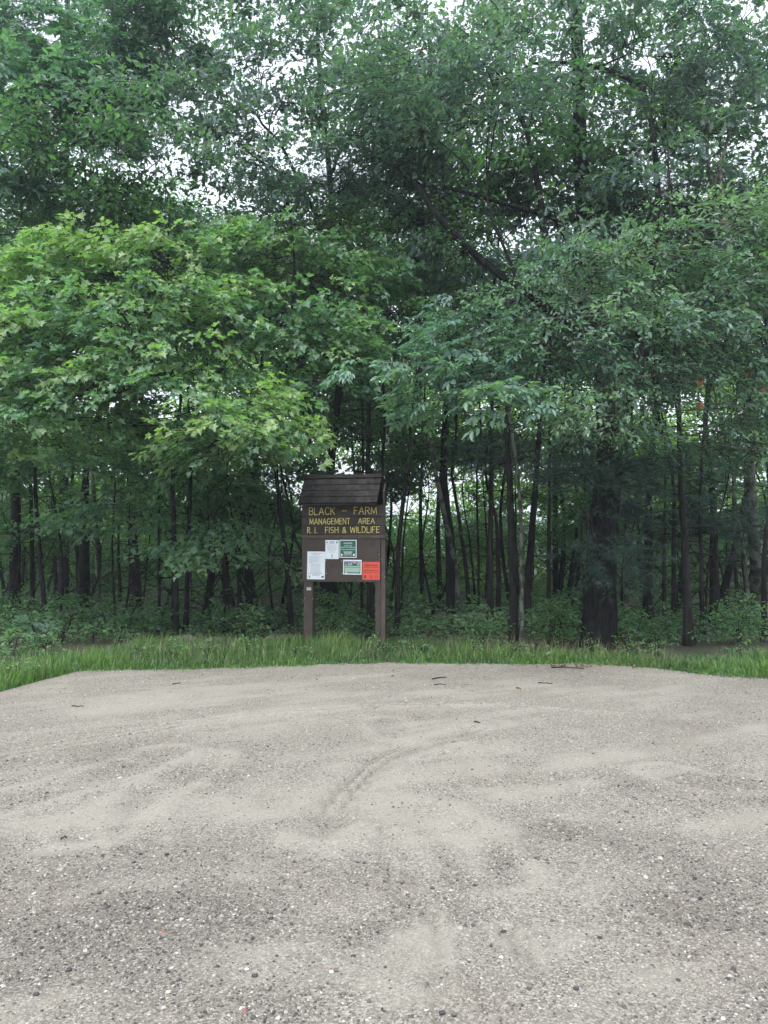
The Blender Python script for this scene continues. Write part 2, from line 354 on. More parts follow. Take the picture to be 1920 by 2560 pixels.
lot = tag(mb.build('gravel_lot', mgv, smooth=True), 'pale sandy gravel parking lot marked by curved tyre tracks', None, None, 'structure')
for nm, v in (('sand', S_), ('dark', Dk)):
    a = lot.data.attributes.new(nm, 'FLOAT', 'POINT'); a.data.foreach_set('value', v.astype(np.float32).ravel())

# loose pebbles: more than anyone could count
mpb, n, l, p = newmat('pebble')
at_ = n.new('ShaderNodeAttribute'); at_.attribute_name = 'tone'
r = ramp(n, [(0.0, (0.028, 0.029, 0.033)), (0.16, (0.06, 0.056, 0.054)), (0.36, (0.125, 0.110, 0.098)), (0.58, (0.215, 0.198, 0.175)), (0.80, (0.33, 0.31, 0.28)), (0.92, (0.48, 0.46, 0.43)), (0.96, (0.36, 0.22, 0.17)), (1.0, (0.56, 0.54, 0.50))])
l.new(at_.outputs['Fac'], r.inputs[0]); l.new(r.outputs[0], p.inputs['Base Color']); p.inputs['Roughness'].default_value = 0.75
OCT_V = np.array([(1,0,0),(-1,0,0),(0,1,0),(0,-1,0),(0,0,1),(0,0,-1)], float)
OCT_F = np.array([(0,2,4),(2,1,4),(1,3,4),(3,0,4),(2,0,5),(1,2,5),(3,1,5),(0,3,5)])
g_ = (1 + 5**0.5) / 2
ICO_V = np.array([(-1,g_,0),(1,g_,0),(-1,-g_,0),(1,-g_,0),(0,-1,g_),(0,1,g_),(0,-1,-g_),(0,1,-g_),(g_,0,-1),(g_,0,1),(-g_,0,-1),(-g_,0,1)], float) / math.hypot(1, g_)
ICO_F = np.array([(0,11,5),(0,5,1),(0,1,7),(0,7,10),(0,10,11),(1,5,9),(5,11,4),(11,10,2),(10,7,6),(7,1,8),(3,9,4),(3,4,2),(3,2,6),(3,6,8),(3,8,9),(4,9,5),(2,4,11),(6,2,10),(8,6,7),(9,8,1)])
def scatter_stones(N, y0, y1, smin, smax, TV, TF, power, mbuf, keep_pow=1.0):
    y = y0 + (y1 - y0) * rng.random(N)**power; x = rng.uniform(-0.58, 0.58, N) * (y + 0.5)
    z, s_, d_ = lot_fields(x, y)
    k = (rng.random(N) < np.clip(0.34 + 0.9 * d_ - 0.50 * s_, 0.10, 1)**keep_pow) & (y < edge_y(x) - 0.05)
    x, y, z, d_ = x[k], y[k], z[k], d_[k]; m = len(x)
    s = smin + (smax - smin) * rng.random(m)**2.6
    sc3 = np.stack([s * rng.uniform(0.7, 1.3, m), s * rng.uniform(0.7, 1.3, m), s * rng.uniform(0.4, 0.8, m)], 1)
    th = rng.uniform(0, 6.28, m); V = TV[None] * (1 + rng.uniform(-0.38, 0.38, (m, len(TV), 1))) * sc3[:, None]
    ct, st = np.cos(th)[:, None], np.sin(th)[:, None]
    W = np.stack([V[..., 0]*ct - V[..., 1]*st + x[:, None], V[..., 0]*st + V[..., 1]*ct + y[:, None], V[..., 2] + (z + sc3[:, 2]*0.25)[:, None]], -1)
    F = TF[None] + (np.arange(m) * len(TV))[:, None, None]
    t = np.clip(rng.beta(1.25, 1.35, m) - 0.10 * d_, 0, 1)
    mbuf.add(W, F, 0, np.repeat(t, len(TV)))
mb = MB()
scatter_stones(110000, 1.9, 5.4, 0.0026, 0.0070, OCT_V, OCT_F, 1.0, mb)
scatter_stones(34000, 4.5, 9.9, 0.0045, 0.0095, OCT_V, OCT_F, 1.1, mb)
scatter_stones(9000, 1.9, 6.0, 0.0055, 0.0115, ICO_V, ICO_F, 1.0, mb, 1.5)
tag(mb.build('gravel', mpb, smooth=False), 'loose grey and tan pebbles strewn over the gravel lot', 'gravel', None, 'stuff')

def rock(name, px, py, wid, hgt, mat, label, cat='stone', D=None, sink=0.25, sub=2, dep=None, flat=0.18, group=None):
    D = D or dist(py); c = at(px, py, D); base = np.array([c[0], D, 0.0])
    base[2] = lot_z(c[0], D) if D < float(edge_y(c[0])) else float(floor_z(c[0], D))
    V, F = ICO_V.copy(), ICO_F.copy()
    for _ in range(sub):
        cache = {}; NV = list(V); NF = []
        def mid(a, b_):
            k = (min(a, b_), max(a, b_))
            if k not in cache:
                q = (V[a] + V[b_]); NV.append(q / np.linalg.norm(q)); cache[k] = len(NV) - 1
            return cache[k]
        for a, b_, c_ in F:
            ab, bc, ca = mid(a, b_), mid(b_, c_), mid(c_, a); NF += [(a, ab, ca), (b_, bc, ab), (c_, ca, bc), (ab, bc, ca)]
        V, F = np.array(NV), np.array(NF)
    s = rng.random(3) * 50
    V = V * (1 + flat * 3 * (fbm(V[:, 0]*1.7 + s[0] + V[:, 2], V[:, 1]*1.7 + s[1] - V[:, 2]*0.7, 3) - 0.5))[:, None]
    V = V * np.array([wid / 2, (dep or wid * 0.8) / 2, hgt / (2 - 2 * sink)]); V[:, 2] += hgt * 0.5 - hgt * sink
    m_ = MB(); m_.add(V, F); o = m_.build(name, mat, smooth=True); o.location = tuple(base)
    return tag(o, label, cat, group)
M['blackstone'] = plain('black_stone', (0.045, 0.050, 0.060), 0.6, 0.3, 60)
M['redstone'] = plain('red_stone', (0.30, 0.08, 0.08), 0.5, 0.3, 90)
M['rock'] = plain('granite', (0.10, 0.092, 0.080), 0.9, 0.45, 9, bump=0.6)
M['tanstone'] = plain('tan_stone', (0.42, 0.36, 0.28), 0.8, 0.2, 60)
M['palestone'] = plain('pale_stone', (0.58, 0.56, 0.51), 0.8, 0.15, 60)
M['orangestone'] = plain('orange_stone', (0.34, 0.16, 0.11), 0.8, 0.2, 60)

# ------------------------------------------------------------------ leaves and sprays
def leaf_shape(kind):
    if kind == 'maple':
        o = [(0,0),(0.10,0.20),(0.06,0.46),(0.34,0.28),(0.52,0.50),(0.60,0.22),(1.0,0),(0.60,-0.22),(0.52,-0.50),(0.34,-0.28),(0.06,-0.46),(0.10,-0.20)]; c = (0.36, 0)
    elif kind == 'oak':
        o = [(0,0),(0.24,0.22),(0.36,0.07),(0.52,0.32),(0.64,0.09),(0.80,0.24),(1.0,0),(0.80,-0.24),(0.64,-0.09),(0.52,-0.32),(0.36,-0.07),(0.24,-0.22)]; c = (0.5, 0)
    elif kind == 'ovate':
        o = [(0,0),(0.28,0.22),(0.62,0.20),(1,0),(0.62,-0.20),(0.28,-0.22)]; c = None
    else:
        o = [(0,0),(0.45,0.26),(1,0),(0.45,-0.26)]; c = None
    o = np.array(o)
    fold = lambda P: np.c_[P, 0.35 * np.abs(P[:, 1]) - 0.18 * P[:, 0]**2]
    if c is not None:
        V = fold(np.vstack([o, c])); k = len(o); F = [(i, (i + 1) % k, k) for i in range(k)]
    elif len(o) == 6: V = fold(o); F = [(0, 3, 1), (1, 3, 2), (0, 5, 3), (5, 4, 3)]
    else: V = fold(o); F = [(0, 2, 1), (0, 3, 2)]
    return V, np.array(F)
def rot(yaw, pitch, roll):
    cy, sy, cp, sp, cr, sr = np.cos(yaw), np.sin(yaw), np.cos(pitch), np.sin(pitch), np.cos(roll), np.sin(roll)
    return np.array([[cy*cp, cy*sp*sr - sy*cr, cy*sp*cr + sy*sr], [sy*cp, sy*sp*sr + cy*cr, sy*sp*cr - cy*sr], [-sp, cp*sr, cp*cr]])
def rots(yaw, pitch, roll): return np.moveaxis(rot(yaw, pitch, roll), 2, 0)
def make_spray(kind, shape, size, length, n_leaf, droop=0.25, flatness=0.35, twig=True):
    """a twig along +X with leaves on both sides; returns V, F, material index, tone"""
    mb = MB(); LV, LF = leaf_shape(shape)
    def put(pos, yaw, pitch, roll, s):
        mb.add((LV * s) @ rot(yaw, pitch, roll).T + pos, LF, 0, 0.0)
    side = 1
    bend = rng.uniform(-0.15, 0.15)
    pt = lambda t: np.array([length * t, bend * length * t * t, -droop * length * t * t])
    if kind == 'hickory':
        for k in range(n_leaf):
            t = 0.25 + 0.75 * k / max(1, n_leaf - 1); side = -side; ya = side * rng.uniform(0.4, 1.1); b0 = pt(t)
            d = np.array([math.cos(ya), math.sin(ya), -0.25]); L = size * 1.5
            for q, (f, a) in enumerate(((0.45, 1.0), (0.45, -1.0), (0.8, 0.8), (0.8, -0.8), (1.0, 0.0))):
                put(b0 + d * L * f, ya + a + rng.normal(0, .12), 0.3 + rng.normal(0, .2), rng.normal(0, .3), size * rng.uniform(.75, 1.1))
            if twig:
                V, F = tube([b0, b0 + d * L], [0.003, 0.0015], 3, cap=False); mb.add(V, F, 1)
    elif kind == 'pine':
        for k in range(n_leaf):
            t = 0.15 + 0.85 * k / max(1, n_leaf - 1); side = -side; ya = side * rng.uniform(0.3, 1.0)
            b0 = pt(t) + np.array([0, 0, 0]); d = np.array([math.cos(ya), math.sin(ya), rng.uniform(-.1, .3)]); c0 = b0 + d * size * rng.uniform(0.2, 1.2)
            for _ in range(7):
                v = d * 0.8 + rng.normal(0, .55, 3); v /= np.linalg.norm(v); w = np.cross(v, rng.normal(0, 1, 3)); w *= 0.0032 / np.linalg.norm(w)
                mb.add([c0 - w, c0 + w, c0 + v * size * rng.uniform(.8, 1.2)], [(0, 1, 2)], 0, 0.0)
            if twig:
                V, F = tube([b0, c0], [0.003, 0.0015], 3, cap=False); mb.add(V, F, 1)
    else:
        for k in range(n_leaf):
            t = 0.12 + 0.88 * k / max(1, n_leaf - 1); side = -side
            ya = side * rng.uniform(0.35, 1.35) * (1.15 - t * 0.8); b0 = pt(t)
            off = np.array([math.cos(ya), math.sin(ya), 0]) * size * rng.uniform(0.3, 1.4) * (1.1 - 0.5 * t) + np.array([0, 0, rng.normal(0, .25) * size])
            put(b0 + off, ya + rng.normal(0, .35), 0.20 + rng.normal(0, flatness), rng.normal(0, flatness * 1.2), size * rng.uniform(0.65, 1.15))
    if twig:
        V, F = tube([pt(0), pt(.5), pt(1)], [0.0055, 0.004, 0.0015], 3, cap=False); mb.add(V, F, 1)
    return np.concatenate(mb.V), np.concatenate(mb.F), np.concatenate(mb.M)
SPRAY = {
    'maple':   [make_spray('maple', 'maple', 0.115, 0.52, 14) for _ in range(8)],
    'oak':     [make_spray('oak', 'oak', 0.150, 0.45, 11, 0.3, 0.6) for _ in range(8)],
    'cherry':  [make_spray('cherry', 'ovate', 0.088, 0.48, 15, 0.30, 0.45) for _ in range(8)],
    'hickory': [make_spray('hickory', 'ovate', 0.150, 0.45, 5, 0.35) for _ in range(6)],
    'pine':    [make_spray('pine', None, 0.090, 0.45, 16, 0.05) for _ in range(6)],
    'canopy':  [make_spray('canopy', 'simple', 0.125, 0.60, 13, 0.25, 0.6) for _ in range(8)],
    'mass':    [make_spray('mass', 'simple', 0.170, 0.60, 11, 0.25, 0.7, twig=False) for _ in range(8)],
    'under':   [make_spray('under', 'ovate', 0.100, 0.50, 12, 0.25, 0.4) for _ in range(8)],
    'weed':    [make_spray('weed', 'ovate', 0.075, 0.30, 11, 0.4, 0.5) for _ in range(6)],
}
def place_sprays(mb, kind, pos, yaw, pitch, roll, scale, tone):
    m = len(pos); tid = rng.integers(0, len(SPRAY[kind]), m)
    for t, (V, F, mi) in enumerate(SPRAY[kind]):
        k = np.where(tid == t)[0]
        if not len(k): continue
        Rm = rots(yaw[k], pitch[k], roll[k])
        W = np.einsum('nij,vj->nvi', Rm, V) * scale[k][:, None, None] + pos[k][:, None]
        FF = F[None] + (np.arange(len(k)) * len(V))[:, None, None]
        mb.add(W, FF, np.tile(mi, len(k)), np.repeat(tone[k], len(V)))
GAPS = [(1140, 20, 105, 60), (915, 60, 50, 70), (650, 500, 70, 60), (510, 520, 90, 70), (420, 400, 130, 45), (740, 360, 60, 70), (1310, 270, 70, 55), (1530, 260, 75, 60),
        (1330, 560, 45, 60), (1905, 270, 40, 40), (440, 270, 40, 30), (560, 80, 60, 40), (1270, 620, 30, 25), (1640, 640, 0, 0), (1850, 400, 60, 60)]
def in_gap(P):
    """openings in the canopy where the crowns do not close"""
    x, y, z = P[:, 0], P[:, 1], P[:, 2] - CAM_H
    f = y * CP + z * SP; v = (-y * SP + z * CP) / f; u = x / f
    px, py = 960 + u * FPX, 1280 - v * FPX; g = np.zeros(len(P))
    for cx, cy, rx, ry in GAPS:
        if rx: g = np.maximum(g, 0.92 - np.sqrt(((px - cx) / rx)**2 + ((py - cy) / ry)**2))
    return g + 0.5 * (fbm(px / 40, py / 40, 3) - 0.5) > 0.10
def clump(mb, kind, c, r, n_bough, per, axis=None, tone=0.5, tvar=0.12, spread=0.34, scale=1.0, shell=0.45, gaps=False, top_tone=0.0, tw=None, up=0.0):
    """boughs spread through an ellipsoid, each a flat layer of sprays"""
    c = np.asarray(c, float); r = np.asarray(r, float); axis = c if axis is None else np.asarray(axis, float)
    d = rng.normal(0, 1, (n_bough, 3)); d /= np.linalg.norm(d, axis=1)[:, None]
    B = c + d * r * (shell + (1 - shell) * rng.random(n_bough)**0.5)[:, None]
    out = np.arctan2(B[:, 1] - axis[1], B[:, 0] - axis[0]) + rng.normal(0, .5, n_bough)
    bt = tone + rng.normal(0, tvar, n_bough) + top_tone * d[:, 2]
    N = n_bough * per; rep = np.repeat(np.arange(n_bough), per)
    yaw = out[rep] + rng.normal(0, .65, N); a = rng.uniform(-0.5, 1.0, N) * spread; s_ = rng.normal(0, .75, N) * spread
    P = B[rep] + np.stack([np.cos(out[rep])*a - np.sin(out[rep])*s_, np.sin(out[rep])*a + np.cos(out[rep])*s_, rng.normal(0, .10, N) - 0.25 * np.abs(a) * (1 - up)], 1)
    k = P[:, 2] > 0.05
    if gaps: k &= ~in_gap(P)
    P, yaw, rep = P[k], yaw[k], rep[k]; N = len(P)
    if N:
        place_sprays(mb, kind, P, yaw, 0.10 - up + rng.normal(0, .22, N), rng.normal(0, .25, N), scale * rng.uniform(.75, 1.2, N), np.clip(bt[rep] + rng.normal(0, .05, N), 0.02, 0.98))
    if tw is not None:
        for q in range(0, n_bough, 1):
            if gaps and in_gap(B[q:q+1])[0]: continue
            m_ = (axis * 0.35 + B[q] * 0.65); m_[2] -= 0.12
            f = rng.uniform(0.35, 1.0); s0 = axis + (c - axis) * f; m_ = s0 * 0.5 + B[q] * 0.5 + rng.normal(0, .06, 3); m_[2] -= 0.06
            tw.tube(curve_pts([s0, m_, B[q]], 5, 0.02), np.linspace(0.012, 0.003, 5) * scale, 3, 0, cap=False)
    return B

# ------------------------------------------------------------------ the notice board (built first: it is what the photograph is about)
M['brown'] = plain('brown_stained_wood', (0.058, 0.045, 0.039), 0.65, 0.22, 7, 0.3, 0.25)
M['brown2'] = plain('brown_stained_trim', (0.074, 0.058, 0.050), 0.65, 0.2, 9, 0.3, 0.25)
M['brown3'] = plain('brown_header_board', (0.042, 0.033, 0.030), 0.65, 0.25, 8, 0.3, 0.25)
M['shingle'] = [plain('weathered_shingle_%d' % i, tuple(0.028 * f * g for f in (1.0, 0.90, 0.90)), 0.85, 0.35, 14, 0.2, 0.5) for i, g in enumerate((0.8, 1.0, 1.2, 1.4))]
M['yellow'] = plain('yellow_letter_paint', (0.70, 0.60, 0.17), 0.6, 0.25, 25)
M['white'] = plain('white_sheet', (0.74, 0.79, 0.83), 0.35, 0.03, 8)
M['ink'] = plain('dark_print', (0.06, 0.06, 0.07), 0.5)
M['greyink'] = plain('grey_print', (0.30, 0.33, 0.37), 0.5)
M['green'] = plain('green_sign', (0.018, 0.115, 0.075), 0.4, 0.05, 9)
M['softgreen'] = plain('soft_green_print', (0.16, 0.33, 0.21), 0.45)
M['orange'] = plain('orange_sign', (0.62, 0.085, 0.055), 0.4, 0.05, 9)
M['maroon'] = plain('maroon_print', (0.06, 0.006, 0.008), 0.5)
M['screw'] = plain('bright_screw', (0.6, 0.6, 0.58), 0.4)
M['tag'] = plain('pale_tag', (0.42, 0.50, 0.36), 0.5, 0.1, 40)
KB = np.array([at(860, 1612, 11.9)[0], 11.9, float(floor_z(-0.6, 11.9))]); KR = R(-10.5)
kiosk = tag(empty('notice_board', KB, KR), 'brown wooden roofed notice board with yellow lettering standing in the grass verge', 'notice board')
def kz(py): return (1612 - py) / 161.0
def kx(px): return (px - 860.5) / 159.0
def kbox(name, x0, x1, y0, y1, z0, z1, mat, parent=kiosk, bev=0.004):
    me = bpy.data.meshes.new(name); import bmesh
    bm = bmesh.new(); bmesh.ops.create_cube(bm, size=1)
    for v in bm.verts: v.co = ((x0 + x1)/2 + v.co.x*(x1-x0), (y0+y1)/2 + v.co.y*(y1-y0), (z0+z1)/2 + v.co.z*(z1-z0))
    if bev: bmesh.ops.bevel(bm, geom=bm.edges[:], offset=bev, segments=2, affect='EDGES')
    bm.to_mesh(me); bm.free(); me.materials.append(mat)
    return link(name, me, parent)
W2 = 0.655
kbox('post', -0.632, -0.487, -0.055, 0.085, -0.35, 1.02, M['brown'])
kbox('post', 0.500, 0.582, -0.055, 0.085, -0.35, 1.02, M['brown'])
kbox('edge_board', 0.585, 0.652, -0.050, 0.090, -0.35, 1.645, M['brown2'])
panel = kbox('panel', -W2, 0.582, -0.075, -0.057, 0.985, 1.645, M['brown'], bev=0.003)
kbox('bottom_rail', -W2, 0.582, -0.053, -0.010, 0.987, 1.06, M['brown2'])
kbox('back_frame', -0.598, 0.580, 0.000, 0.085, 1.04, 2.16, M['brown'])
boards = {}
for i, (z0, z1, y) in enumerate(((1.985, 2.165, -0.088), (1.848, 1.982, -0.090), (1.712, 1.845, -0.087), (1.648, 1.709, -0.084))):
    boards[i] = kbox('header_board', -W2, W2, y, -0.005, z0, z1, M['brown3'] if i < 3 else M['brown2'], bev=0.005)
# roof: gables, sheathing, shingles one by one, ridge cap
EV = np.array([-0.33, 2.185]); RG = np.array([0.045, 2.615])              # eave and ridge in (y, z)
SL = RG - EV; SLl = float(np.hypot(*SL)); sd = SL / SLl; sn = np.array([-sd[1], sd[0]])
RX0, RX1 = -0.640, 0.585
roof_m = MB()
def slab(mb, x0, x1, a, b_, t0, t1, o, d, nrm, mat=0, skew=0.0):
    pts = []
    for (s, t) in ((a, t0), (b_, t0), (b_, t1), (a, t1)):
        q = o + d * s + nrm * t; pts.append(q)
    V = [(x0 + (skew if q is pts[1] or q is pts[2] else 0), q[0], q[1]) for q in pts] + [(x1 + (skew if q is pts[1] or q is pts[2] else 0), q[0], q[1]) for q in pts]
    F = [(0,1,2),(0,2,3),(4,6,5),(4,7,6),(0,4,5),(0,5,1),(1,5,6),(1,6,2),(2,6,7),(2,7,3),(3,7,4),(3,4,0)]
    mb.add(V, F, mat)
slab(roof_m, RX0 + 0.01, RX1 - 0.01, 0.0, SLl, -0.022, -0.004, EV, sd, sn)
EVb = np.array([0.40, 2.20]); SLb = RG - EVb; sdb = SLb / np.hypot(*SLb); snb = np.array([sdb[1], -sdb[0]])
slab(roof_m, RX0 + 0.01, RX1 - 0.01, 0.0, float(np.hypot(*SLb)), -0.022, 0.006, EVb, sdb, snb)
roof = roof_m.build('roof', M['shingle'][0], kiosk)
for side, xs in ((-1, (-0.650, -0.628)), (1, (0.628, 0.650))):          # gable boards set outside the shingles
    m_ = MB(); tri = [(-0.10, 2.168), (0.10, 2.168), (0.12, 2.30), (0.045, 2.50), (-0.10, 2.36)]
    V = [(xs[0], a, b_) for a, b_ in tri] + [(xs[1], a, b_) for a, b_ in tri]
    F = [(0,2,1),(0,3,2),(0,4,3),(5,6,7),(5,7,8),(5,8,9)]
    for i in range(5): j = (i+1) % 5; F += [(i, j, 5+j), (i, 5+j, 5+i)]
    m_.add(V, F); m_.build('gable_board', M['brown3'], kiosk)
rows = 4; ex = (SLl - 0.045) / rows
for rw in range(rows):
    x = RX0 - (0.0 if rw % 2 else 0.0); first = True
    while x < RX1 - 0.02:
        w = rng.uniform(0.10, 0.155)
        if first and rw % 2: w *= 0.6
        first = False
        x1 = min(RX1, x + w)
        if RX1 - x1 < 0.045: x1 = RX1
        m_ = MB(); d0 = rng.uniform(-0.004, 0.004); lift = rng.uniform(0, 0.004)
        o = EV + sn * (0.013 + lift); dd = (sd * 1.0 - sn * 0.085); dd /= np.hypot(*dd); nn = np.array([-dd[1], dd[0]])
        slab(m_, x + 0.0015, x1 - 0.0015, rw * ex - 0.018 + d0, rw * ex + ex * 1.12, 0.0, 0.011, o + sn * 0.085 * rw * ex, dd, nn)
        m_.build('shingle', M['shingle'][rng.integers(0, 4)], roof); x = x1
m_ = MB(); slab(m_, RX0 - 0.004, RX1 + 0.004, SLl - 0.065, SLl + 0.012, 0.024, 0.040, EV, sd, sn); m_.build('ridge_cap', M['shingle'][0], roof)
m_ = MB(); slab(m_, RX0 - 0.004, RX1 + 0.004, 0.0, 0.09, 0.008, 0.022, RG - sdb * 0.085 + snb * 0.0, sdb, snb); m_.build('ridge_cap', M['shingle'][0], roof)
kbox('fascia_board', RX0 + 0.015, RX1 - 0.015, -0.316, -0.300, 2.150, 2.176, M['brown3'], bev=0.003)

# routed yellow letters: strokes in a unit box
arc = lambda cx, cy, rx, ry, a0, a1, n=9: [(cx + rx * math.cos(R(a)), cy + ry * math.sin(R(a))) for a in np.linspace(a0, a1, n)]
GL = {
 'A': (.72, [[(0,0),(.36,1),(.72,0)], [(.14,.36),(.58,.36)]]),
 'B': (.58, [[(0,0),(0,1)], [(0,1),(.3,1)] + arc(.3,.76,.24,.24,90,-90) + [(0,.52)], [(0,.52),(.32,.52)] + arc(.32,.26,.26,.26,90,-90) + [(0,0)]]),
 'C': (.66, [arc(.36,.5,.36,.5,45,315,15)]),
 'D': (.62, [[(0,0),(0,1),(.22,1)] + arc(.22,.5,.40,.5,90,-90,12) + [(0,0)]]),
 'E': (.50, [[(.5,1),(0,1),(0,0),(.5,0)], [(0,.52),(.42,.52)]]),
 'F': (.48, [[(.48,1),(0,1),(0,0)], [(0,.52),(.38,.52)]]),
 'G': (.68, [arc(.36,.5,.36,.5,45,330,15) + [(.67,.45),(.40,.45)]]),
 'H': (.58, [[(0,0),(0,1)], [(.58,0),(.58,1)], [(0,.52),(.58,.52)]]),
 'I': (.02, [[(.01,0),(.01,1)]]),
 'K': (.58, [[(0,0),(0,1)], [(.56,1),(0,.42)], [(.18,.58),(.58,0)]]),
 'L': (.48, [[(0,1),(0,0),(.48,0)]]),
 'M': (.78, [[(0,0),(.06,1),(.39,.12),(.72,1),(.78,0)]]),
 'N': (.60, [[(0,0),(0,1),(.60,0),(.60,1)]]),
 'R': (.58, [[(0,0),(0,1),(.3,1)] + arc(.3,.75,.25,.25,90,-90) + [(0,.5)], [(.26,.5),(.58,0)]]),
 'S': (.56, [arc(.28,.75,.26,.25,40,270,10) + arc(.28,.25,.27,.25,90,-140,10)]),
 'T': (.60, [[(0,1),(.60,1)], [(.30,1),(.30,0)]]),
 'W': (.90, [[(0,1),(.2,0),(.45,.85),(.70,0),(.90,1)]]),
 '&': (.66, [[(.66,0),(.16,.70)] + arc(.30,.80,.17,.19,200,0,9) + [(.42,.62),(.10,.38)] + arc(.26,.22,.24,.22,140,320,9) + [(.60,.42)]]),
 '-': (.62, [[(0,.50),(.62,.50)]]), '.': (.06, [[(.0,.02),(.05,.02)]]),
}
def word(text, xa, xb, zb, h, yface, parent, wd=0.0048):
    ws = [GL[c][0] * h for c in text]; m = max(1, len(text) - 1); fx = min(1.0, ((xb - xa) - 0.20 * h * m) / sum(ws)) if len(text) > 1 else 1.0
    ws = [w * fx for w in ws]; gap = ((xb - xa) - sum(ws)) / m; x = xa
    mb_ = MB()
    for c, w in zip(text, ws):
        jz = rng.uniform(-.0015, .0015)
        for st in GL[c][1]:
            for i in range(len(st) - 1):
                a, b_ = np.array(st[i]) * h * [fx, 1], np.array(st[i + 1]) * h * [fx, 1]
                if np.hypot(*(b_ - a)) < 1e-5: continue
                V, F = tube([(0, 0, 0), (1, 0, 0)], 1, 8)
                d = (b_ - a); L = np.hypot(*d); d /= L; nrm = np.array([-d[1], d[0]]); e = wd * 0.8
                A = a - d * e; LL = L + 2 * e
                Wv = np.stack([x + A[0] + V[:, 0]*LL*d[0] + V[:, 1]*wd*nrm[0], np.full(len(V), yface) + V[:, 2]*wd*0.32, zb + jz + A[1] + V[:, 0]*LL*d[1] + V[:, 1]*wd*nrm[1]], 1)
                mb_.add(Wv, F)
        x += w + gap
    mb_.build('lettering', M['yellow'], parent)
lx_ = lambda zx: (zx - 800) / 1510 * 1.31
word('BLACK', lx_(182), lx_(648), 2.018, 0.110, -0.089, boards[0]); word('-', lx_(785), lx_(872), 2.020, 0.108, -0.089, boards[0]); word('FARM', lx_(1002), lx_(1405), 2.022, 0.108, -0.089, boards[0])
word('MANAGEMENT', lx_(192), lx_(925), 1.872, 0.088, -0.091, boards[1], 0.0043); word('AREA', lx_(1078), lx_(1372), 1.874, 0.085, -0.091, boards[1], 0.0043)
word('R.', lx_(150), lx_(214), 1.736, 0.086, -0.088, boards[2], 0.0043); word('I.', lx_(287), lx_(316), 1.736, 0.086, -0.088, boards[2], 0.0043)
word('FISH', lx_(478), lx_(712), 1.738, 0.086, -0.088, boards[2], 0.0043); word('&', lx_(792), lx_(850), 1.738, 0.086, -0.088, boards[2], 0.0043)
word('WILDLIFE', lx_(932), lx_(1455), 1.740, 0.088, -0.088, boards[2], 0.0043)

# posted notices: things of their own, in the board's plane
def notice(name, px0, px1, py0, py1, mat, label, cat, tilt=0.0, rim=None):
    x0, x1, z0, z1 = kx(px0), kx(px1), kz(py1), kz(py0)
    w, h = x1 - x0, z1 - z0; cx, cz = (x0 + x1) / 2, (z0 + z1) / 2
    lp = np.array([cx * math.cos(KR) + 0.078 * math.sin(KR), cx * math.sin(KR) - 0.078 * math.cos(KR), cz]) + KB
    root = empty(name, lp, KR); root.rotation_euler = (0, tilt, KR); tag(root, label, cat)
    kbox('sheet', -w/2, w/2, -0.004, 0.002, -h/2, h/2, mat, root, 0.002)
    return root, w, h
def bars(root, rects, mat, name='print', y=-0.0052):
    m_ = MB()
    for (a, b_, c_, d) in rects: m_.box(a, b_, y, y + 0.0008, c_, d)
    return tag(m_.build(name, mat, root), kind='stuff') if len(rects) > 1 else m_.build(name, mat, root)
def textrow(root, s, cx, cz, width, height, mat, bold=0.0, y=-0.0054):
    cu = bpy.data.curves.new('print', 'FONT'); cu.body = s; cu.align_x = 'CENTER'; cu.size = 1.0; cu.offset = bold; cu.resolution_u = 2
    ob = bpy.data.objects.new('print', cu); col.objects.link(ob); bpy.context.view_layer.update()
    me = bpy.data.meshes.new_from_object(ob.evaluated_get(bpy.context.evaluated_depsgraph_get()))
    bpy.data.objects.remove(ob); bpy.data.curves.remove(cu)
    co = np.empty(len(me.vertices) * 3); me.vertices.foreach_get('co', co); co = co.reshape(-1, 3)
    mn, mxx = co.min(0), co.max(0); sx_, sz_ = width / (mxx[0] - mn[0]), height / (mxx[1] - mn[1])
    co = np.stack([cx + (co[:, 0] - (mn[0] + mxx[0]) / 2) * sx_, np.full(len(co), y), cz + (co[:, 1] - (mn[1] + mxx[1]) / 2) * sz_], 1)
    me.vertices.foreach_set('co', co.ravel()); me.materials.clear(); me.materials.append(mat); me.update()
    return tag(link('print', me, root), kind='stuff')
def lines(w, cx, ztop, n_, dz, hh, jit=0.2, left=False):
    o = []
    for i in range(n_):
        ww = w * (1 - jit * rng.random()); a = cx - w/2 if left else cx - ww/2; z = ztop - i * dz
        x = a
        while x < a + ww:                                   # words of a line too small to read
            e = min(a + ww, x + rng.uniform(0.012, 0.030)); o.append((x, e, z, z + hh)); x = e + 0.004
    return o
rt, w, h = notice('notice', 769.9, 815.2, 1378.4, 1447.5, M['white'], 'tall white sheet of small regulations, lowest and largest notice on the board', 'notice', 0.012)
bars(rt, lines(w*.80, 0, h*.425, 1, .01, .006) + lines(w*.5, 0, h*.375, 1, .01, .006) + lines(w*.74, 0, h*.315, 8, .0125, .004, .35, True) + lines(w*.2, -w*.28, h*.09, 1, .01, .005)
     + lines(w*.66, w*.04, h*.05, 9, .0125, .004, .45, True) + lines(w*.78, 0, -h*.21, 3, .012, .004, .2), M['greyink'])
bars(rt, lines(w*.25, 0, -h*.265, 1, .01, .004) + lines(w*.82, 0, -h*.30, 1, .01, .005, 0) + lines(w*.5, 0, -h*.335, 2, .012, .004), M['ink'])
bars(rt, [(w*.32, w*.44, -h*.44, -h*.375)], M['ink'], 'emblem'); bars(rt, [(-w*.40, -w*.31, -h*.45, -h*.37)], M['greyink'], 'emblem')
rt, w, h = notice('notice', 815.9, 849.7, 1350.2, 1397.2, M['white'], 'white notice with a walking figure at its foot, beside the green sign', 'notice', 0.006)
